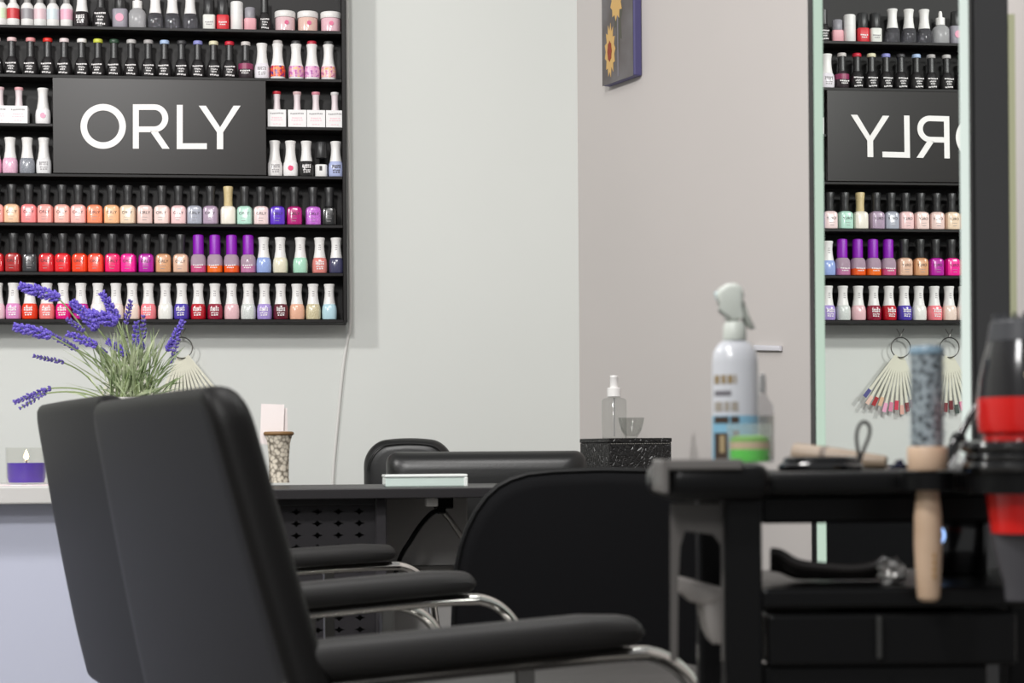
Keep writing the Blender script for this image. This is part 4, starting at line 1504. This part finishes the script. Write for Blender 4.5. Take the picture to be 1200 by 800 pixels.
finish('collar', Lathe([(0, zz(399)), (13.5 * sS, zz(399)), (14 * sS, zz(397)), (13.2 * sS, zz(381)), (10 * sS, zz(377)), (0, zz(377))], seg=28), mat('sprayer_grey', '#c6cbc4', 0.4), sp_)
hd = []
for px, py in ((853, 378), (848, 360), (842, 355), (840, 346), (844, 338), (852, 333), (862, 332), (870, 336), (873, 346), (869, 358), (866, 372), (866, 378)):
    X, Z = XZ(px, py, DSP)
    X0, _ = XZ(862, py, DSP)
    hd.append((X - X0, -0.007, Z - zb1))
finish('spray_head', Slab(hd, (0, 0.014, 0), bev=0.004, seg=3), mat('sprayer_grey', '#c6cbc4', 0.4), sp_, 50)
nz_ = finish('nozzle', Lathe([(0, 0), (4.5 * sS, 0), (5.5 * sS, 4 * sS), (5.5 * sS, 9 * sS), (0, 9 * sS)], seg=14), mat('nozzle_blue', '#a8bfc2', 0.3), sp_)
nz_.location = ((847 - 862) * sS + 0.001, 0, zz(345))
nz_.rotation_euler = (0, radians(-105), 0)
tg = []
for px, py in ((866, 352), (873, 352), (877, 366), (886, 385), (880, 386), (871, 375)):
    X, Z = XZ(px, py, DSP)
    X0, _ = XZ(862, py, DSP)
    tg.append((X - X0, -0.004, Z - zb1))
finish('trigger', Slab(tg, (0, 0.008, 0), bev=0.002, seg=2), mat('trigger_grey', '#9fa39c', 0.45), sp_, 40)
# printed label blocks wrapped on the left front


def wrap_patch(x0, x1, py0, py1, m, name='print', push=0.25):
    bm = bmesh.new()
    n_ = 6
    col = []
    for i in range(n_ + 1):
        x = x0 + (x1 - x0) * i / n_
        y = -math.sqrt(max(0.0, 1 - (x / 27.4) ** 2)) * 0.8 * 27.4
        col.append((bm.verts.new((x * sS, (y - push) * sS, zz(py0))), bm.verts.new((x * sS, (y - push) * sS, zz(py1)))))
    for a_, b_ in zip(col, col[1:]):
        bm.faces.new((a_[0], b_[0], b_[1], a_[1]))
    return finish(name, bm, m, sp_)


gold = mat('print_gold', '#8e7a56', 0.5)
brown = mat('print_brown', '#3c2e24', 0.5)
grey = mat('print_slate', '#6f6c72', 0.5)
tan_m = mat('print_tan', '#a3906c', 0.5)
for x0, x1 in ((-25, -20), (-18, -13), (-11, -5), (-3, -1)):
    wrap_patch(x0, x1, 440, 450, gold)
wrap_patch(-25, -7, 458, 464, grey)
for x0, x1 in ((-25, -17), (-15, -9), (-7, 1)):
    wrap_patch(x0, x1, 471, 482, mat('print_taupe', '#9b948a', 0.5))
wrap_patch(-25.5, -10, 488, 496, brown)
wrap_patch(-8, 2, 488, 496, brown)
wrap_patch(-25.5, -11, 507, 538, brown)
wrap_patch(-20, -15, 510, 530, tan_m, push=0.5)
wrap_patch(-6, 2, 504, 513, grey)

# ---- slim clear bottle behind it
DQ = 1.455
sQ = DQ / F
p = tw(894, 545, DQ)
q_ = thing('slim_bottle', 'slim clear bottle with white cap behind the green jar', 'bottle', (p.x, p.y, ZT if False else zb1), -PSI)
zq = lambda py: tl(894, py, DQ).z - zb1
finish('bottle', Lathe([(0, 0), (12 * sQ, 0), (13 * sQ, 1.5 * sQ), (13 * sQ, zq(482)), (12 * sQ, zq(474)), (7 * sQ, zq(467)), (4 * sQ, zq(460)), (0, zq(459.5))], seg=28),
       clear('slim_clear', '#f2f2f3', 0.35, 0.05, 0.12, '#bfbfc2'), q_)
finish('cap', Lathe([(0, zq(460)), (4.6 * sQ, zq(460)), (4.6 * sQ, zq(446)), (3.4 * sQ, zq(438)), (0, zq(437))], seg=18), capwhite_m, q_)
finish('label_band', Lathe([(12.9 * sQ, zq(538)), (13.1 * sQ, zq(538)), (13.1 * sQ, zq(487)), (12.9 * sQ, zq(487))], seg=28), mat('label_paper', '#d8d6d0', 0.5), q_)

# ---- green jar
DJ = 1.33
sJ = DJ / F
p = tw(878.5, 546, DJ)
j_ = thing('green_jar', 'clear cup of bright green gel with beige band on the trolley corner', 'jar', (p.x, p.y, zb1), -PSI)
zj = lambda py: tl(878, py, DJ).z - zb1
gr = mat('gel_green', '#3fd010', 0.3, coat=0.3)
hj = 46 * sJ
finish('gel', Lathe([(0, 0.001), (23 * sJ, 0.001), (23.3 * sJ, 16 * sJ), (0, 16 * sJ)], seg=28), gr, j_)
finish('beige_band', Lathe([(0, 16 * sJ), (23.3 * sJ, 16 * sJ), (23.2 * sJ, 24.5 * sJ), (0, 24.5 * sJ)], seg=28), mat('band_beige', '#c9ac8c', 0.5), j_)
finish('green_cover', Lathe([(0, 24.5 * sJ), (23 * sJ, 24.5 * sJ), (22.4 * sJ, 30 * sJ), (12 * sJ, 32 * sJ), (0, 32 * sJ)], seg=28), mat('gel_green_dark', '#6aaa2c', 0.4), j_)
finish('cup', Lathe([(0, 0), (24.5 * sJ, 0), (25.5 * sJ, 2 * sJ), (26 * sJ, hj), (25.2 * sJ, hj), (24.2 * sJ, 2 * sJ)], seg=32), clear('cup_clear', '#fbfcfb', 0.2, 0.05, 0.05), j_)

# ---- beige brush lying on the tray
DRB = 1.44
A, B = tw(930, 527, DRB), tw(1038, 541, DRB - 0.03)
rA = 14.5 * DRB / F
ax = (B - A)
L = ax.length
q = thing('beige_comb_tube', 'beige cylindrical hair tool lying across the trolley tray', 'hair tool', A)
A.z = ZT + rA + 0.002
B.z = ZT + rA * 0.57
q.location = A
ax = B - A
bm = bmesh.new()
add_lathe(bm, [(0, 0), (rA * 0.92, 0), (rA, 0.003), (rA * 0.85, L * 0.5), (rA * 0.65, L * 0.8), (rA * 0.55, L * 0.98), (rA * 0.5, L), (0, L)], seg=24)
bm.transform(ax.to_track_quat('Z', 'Y').to_matrix().to_4x4())
finish('handle', bm, mat('beige_plastic', '#94826f', 0.45), q)
bm = bmesh.new()
add_lathe(bm, [(rA * 0.90, L * 0.30), (rA * 0.95, L * 0.31), (rA * 0.93, L * 0.37), (rA * 0.86, L * 0.37)], seg=24)
bm.transform(ax.to_track_quat('Z', 'Y').to_matrix().to_4x4())
finish('collar_ring', bm, mat('beige_dark', '#6a5c50', 0.45), q)

# ---- black hand mirror with hanging loop
p = tw(962, 553, 1.36)
hm = thing('hand_mirror', 'glossy black round hand mirror with cord loop lying on the tray', 'hand mirror', (p.x, p.y, ZT), -PSI)
sH = 1.36 / F
finish('disc', Lathe([(0, 0), (46 * sH, 0), (50 * sH, 2 * sH), (50 * sH, 6 * sH), (43 * sH, 12 * sH), (20 * sH, 15 * sH), (0, 16 * sH)], seg=36, sy=0.75), gloss_black_m, hm)
finish('rim_ring', add_tube(bmesh.new(), [(40 * sH * cos(2 * pi * i / 36), 30 * sH * sin(2 * pi * i / 36), 12.5 * sH) for i in range(36)], 0.0025, seg=8, closed=True), gloss_black_m, hm)
lp = []
for px, py in ((1008, 545), (1006, 530), (1004, 512), (1007, 499), (1013, 494), (1019, 499), (1019, 510), (1013, 525), (1009, 536), (1006, 546)):
    v = tl(px, py, 1.36)
    w_ = tl(962, py, 1.36)
    lp.append((v.x - w_.x, 0, max(0.003, v.z - ZT)))
finish('cord_loop', Tube(smooth_path(lp, 5), 0.0013, seg=8), mat('cord_dark', '#2e2b2a', 0.6), hm)

# ---- round brush standing through the tray edge
DR = 1.262
sR = DR / F
pb0 = tw(1087, 551, DR)
zr = lambda py: tl(1087, py, DR).z - ZT
rb = thing('round_brush', 'round hair brush with pale wooden handle hung on the trolley edge', 'hair brush', (pb0.x, pb0.y, ZT), -PSI)
finish('ferrule', Lathe([(0, zr(551)), (22.5 * sR, zr(551)), (23.5 * sR, zr(549)), (23.5 * sR, zr(526)), (22 * sR, zr(523)), (0, zr(523))], seg=32), mat('wood_pale', '#c9ac92', 0.5), rb)
m = bpy.data.materials.new('barrel_metal')
m.use_nodes = True
nt = m.node_tree
bs = nt.nodes['Principled BSDF']
tc = nt.nodes.new('ShaderNodeTexCoord')
vo = nt.nodes.new('ShaderNodeTexVoronoi')
vo.inputs['Scale'].default_value = 260
rp = nt.nodes.new('ShaderNodeValToRGB')
rp.color_ramp.elements[0].color = rgb('#43494e')
rp.color_ramp.elements[1].color = rgb('#a4afb5')
rp.color_ramp.elements[0].position = 0.3
rp.color_ramp.elements[1].position = 0.6
nt.links.new(tc.outputs['Object'], vo.inputs['Vector'])
nt.links.new(vo.outputs['Distance'], rp.inputs['Fac'])
nt.links.new(rp.outputs['Color'], bs.inputs['Base Color'])
bs.inputs['Roughness'].default_value = 0.4
bs.inputs['Metallic'].default_value = 0.3
finish('barrel', Lathe([(0, zr(523)), (18.5 * sR, zr(523)), (18.5 * sR, zr(414)), (0, zr(413))], seg=28), m, rb)
finish('end_cap', Lathe([(0, zr(415)), (20.5 * sR, zr(415)), (21 * sR, zr(411)), (19 * sR, zr(406)), (0, zr(404))], seg=28), mat('cap_blue', '#7e97a8', 0.3), rb)
bm = bmesh.new()
rnd = random.Random(5)
for k in range(30):
    z = zr(519) + (zr(417) - zr(519)) * k / 29
    for i in range(20):
        a_ = 2 * pi * (i + 0.5 * (k % 2)) / 20 + rnd.uniform(-0.08, 0.08)
        r0, r1 = 18 * sR, 23.5 * sR * rnd.uniform(0.92, 1.03)
        d_ = Vector((cos(a_), sin(a_), rnd.uniform(-0.1, 0.1)))
        s_ = Vector((-sin(a_), cos(a_), 0)) * 0.0005
        b0, b1 = d_ * r0 + Vector((0, 0, z)), d_ * r1 + Vector((0, 0, z))
        up_ = Vector((0, 0, 0.0005))
        v = [bm.verts.new(x) for x in (b0 - s_, b0 + s_, b0 + up_, b1)]
        bm.faces.new((v[0], v[1], v[3]))
        bm.faces.new((v[1], v[2], v[3]))
        bm.faces.new((v[2], v[0], v[3]))
br = finish('bristles', bm, mat('bristle_grey', '#8a969c', 0.4), rb, 0)
br['kind'] = 'stuff'
hd = [(0, zr(551)), (11 * sR, zr(551)), (13 * sR, zr(575)), (16 * sR, zr(605)), (16.3 * sR, zr(640)), (14 * sR, zr(690)), (13 * sR, zr(700)), (9 * sR, zr(704)), (0, zr(705))]
hnd = finish('handle', Lathe(hd, seg=28), mat('wood_pale2', '#c0a58c', 0.5, noise=(40, '#b3977d', 0.4, 0.7)), rb)
bm = bmesh.new()
for k in range(4):
    zc = zr(650 - 0 + k * 8)
    add_box(bm, (2 * sR, -16.4 * sR, zc - 2.4 * sR), (5 * sR, -15.0 * sR, zc + 2.4 * sR))
finish('handle_print', bm, mat('print_bronze', '#a5804f', 0.5), hnd, 0)

# ---- small clip, clear clips, slanted black handle
p = tw(1052, 549, 1.35)
c_ = thing('hair_clip', 'small shiny navy hair clip beside the round brush', 'hair clip', (p.x, p.y, ZT), -PSI)
sC = 1.35 / F
navy = mat('clip_navy', '#1a1f33', 0.2, coat=0.5)
finish('jaw', Slab([(-10 * sC, 0, 0.001), (10 * sC, 0, 0.001), (11 * sC, 0, 7 * sC), (4 * sC, 0, 9 * sC), (-8 * sC, 0, 6 * sC)], (0, 0.012, 0), bev=0.0015, seg=2), navy, c_, 40)
finish('lever', Slab([(-2 * sC, 0.002, 7 * sC), (9 * sC, 0.002, 7 * sC), (7 * sC, 0.002, 13 * sC), (0, 0.002, 12 * sC)], (0, 0.008, 0), bev=0.001, seg=2), navy, c_, 40)
for i, (px, lab) in enumerate(((1118, 'clear plastic hair clip right of the round brush'), (1133, 'clear plastic hair clip beside the dryer holder ring'))):
    p = tw(px, 551, 1.31)
    c_ = thing('clear_clip', lab, 'hair clip', (p.x, p.y, ZT), -PSI + 0.3 * i, 'clear clips beside the dryer')
    cm = clear('clip_clear', '#e6e6e6', 0.5, 0.05, 0.35, '#d0d0d2')
    finish('jaw', Slab([(-8 * sC, 0, 0.0), (8 * sC, 0, 0.0), (9 * sC, 0, 6 * sC), (3 * sC, 0, 9 * sC), (-7 * sC, 0, 7 * sC)], (0, 0.01, 0), bev=0.001, seg=2), cm, c_, 40)
    finish('lever', Slab([(-3 * sC, 0.002, 8 * sC), (4 * sC, 0.002, 8 * sC), (8 * sC, 0.002, 17 * sC), (4 * sC, 0.002, 18 * sC)], (0, 0.006, 0), bev=0.001, seg=2), cm, c_, 40)
A, B = tw(1107, 552, 1.37), tw(1144, 476, 1.40)
A.z = ZT + 0.004
q = thing('black_brush', 'slim black tool leaning up from the tray towards the hair dryer', 'hair tool', A)
bm = bmesh.new()
add_tube(bm, smooth_path([(0, 0, 0), (B - A) * 0.35, (B - A) * 0.45, B - A], 4), [0.0045] * 5 + [0.0042] * 4 + [0.0028] * 3 + [0.0024], seg=10)
finish('handle', bm, gloss_black_m, q)
bm = bmesh.new()
add_tube(bm, [(B - A) * 0.38, (B - A) * 0.46], 0.0056, seg=12)
finish('grip_collar', bm, troll_m, q)

# ---- hair dryer standing nose-down in the holder ring
DH = DT0 - 0.045
pd = tw(1199, 545, DH)
hdz = lambda py: tl(1190, py, DH).z - ZT
sD = DH / F
dry = thing('hair_dryer', 'red and black hair dryer standing nose down in the holder ring', 'hair dryer', (pd.x, pd.y, ZT), -PSI)
finish('rear_grille', Lathe([(0, hdz(372)), (33 * sD, hdz(375)), (37 * sD, hdz(378)), (40 * sD, hdz(397)), (40.5 * sD, hdz(400)), (0, hdz(400))], seg=36), mat('dryer_dark', '#3a3b3f', 0.45), dry)
bm = bmesh.new()
for i in range(18):
    a_ = 2 * pi * i / 18
    add_box(bm, (32 * sD * cos(a_) - 0.001, 32 * sD * sin(a_) - 0.001, hdz(376)), (32 * sD * cos(a_) + 0.001, 32 * sD * sin(a_) + 0.001, hdz(368)))
finish('grille_tooth', bm, mat('dryer_dark', '#3a3b3f', 0.45), dry, 0)
finish('barrel', Lathe([(0, hdz(400)), (39.5 * sD, hdz(400)), (45 * sD, hdz(420)), (50 * sD, hdz(445)), (52 * sD, hdz(466)), (0, hdz(466))], seg=40), mat('dryer_black', '#201f21', 0.18, coat=0.5), dry)
finish('red_shell', Lathe([(0, hdz(466)), (52.5 * sD, hdz(466)), (53 * sD, hdz(490)), (51 * sD, hdz(506)), (46 * sD, hdz(509)), (46 * sD, hdz(525)), (43 * sD, hdz(580)), (38 * sD, hdz(624)), (0, hdz(624))], seg=40),
       mat('dryer_red', '#d01410', 0.2, coat=0.6), dry)
finish('nozzle', Lathe([(0, hdz(624)), (37.5 * sD, hdz(624)), (36 * sD, hdz(640)), (24 * sD, hdz(682)), (22 * sD, hdz(703)), (20 * sD, hdz(704)), (20 * sD, hdz(690))], seg=36, sy=0.6),
       mat('dryer_grey', '#47464a', 0.35), dry)
hp = [(20 * sD, 0.0, hdz(480)), (60 * sD, 0.0, hdz(478)), (100 * sD, 0.0, hdz(490)), (150 * sD, 0.0, hdz(510))]
finish('handle', Tube(smooth_path(hp, 5), 0.016, seg=16), mat('dryer_black', '#201f21', 0.18), dry)
o = finish('badge', Lathe([(0, 0), (4.5 * sD, 0), (4.5 * sD, 1.5 * sD), (0, 1.5 * sD)], seg=16), mat('badge_cream', '#d8c9a4', 0.3), dry, 0)
aa = radians(-97)
o.location = (49.3 * sD * cos(aa), 49.3 * sD * sin(aa), hdz(441))
o.rotation_euler = (pi / 2, 0, aa + pi / 2)

# ---- glowing blue ring on a black device below the tray
dv = thing('black_device', 'black device with a glowing blue ring behind the brush handle', 'device', (tw(1110, 686, 1.40).x, tw(1110, 686, 1.40).y, tl(1110, 688, DT0).z + 0.0), -PSI)
zd = lambda py: tl(1104, py, 1.40).z - tl(1110, 688, DT0).z
sV = 1.40 / F
finish('device_body', Slab([(-14 * sV, 0, 0.0), (48 * sV, 0, 0.0), (50 * sV, 0, zd(596)), (40 * sV, 0, zd(590)), (2 * sV, 0, zd(594)), (-12 * sV, 0, zd(606))], (0, 0.03, 0), bev=0.003, seg=2), gloss_black_m, dv, 40)
bm = add_tube(bmesh.new(), [(-7 * sV + 3.4 * sV * cos(2 * pi * i / 24), -0.001, zd(627) + 7.5 * sV * sin(2 * pi * i / 24)) for i in range(24)], 0.0011, seg=8, closed=True)
finish('glow_ring', bm, emit('ring_blue', '#9fc4ff', 1.6), dv)

# ---- bundled cables and foil on the middle shelf
ZM = tl(1090, 688, DT0).z
off = [0.0, 0.006, 0.012]
bm = bmesh.new()
cab_o = tw(960, 688, 1.34)
for k in range(4):
    pts = []
    for px, py in ((903, 650), (915, 652), (935, 663), (965, 667), (1000, 669), (1025, 665), (1038, 657)):
        v = tw(px, py + 5.6 * k - 3 + (2 * k if px > 990 else 0), 1.33 + 0.008 * k)
        v.z = max(v.z, ZM + 0.0045)
        pts.append(v - cab_o)
    add_tube(bm, smooth_path(pts, 5), 0.0034, seg=8)
o = finish('cable_bundle', bm, mat('cable_black', '#383534', 0.25))
o.location = cab_o
tag(o, 'black coiled cable bundle lying on the middle trolley shelf', 'cable')
fp = tw(1046, 672, 1.32)
bm = bmesh.new()
bmesh.ops.create_icosphere(bm, subdivisions=3, radius=0.0095)
for v in bm.verts:
    v.co *= 1 + random.uniform(-0.25, 0.25)
    v.co.z = max(v.co.z, -0.008)
o = finish('foil_ball', bm, mat('foil', '#c2c0be', 0.3, metal=0.8), None, 0)
o.location = (fp.x, fp.y, ZM + 0.008)
tag(o, 'crumpled silver foil ball beside the cables on the trolley shelf', 'foil')
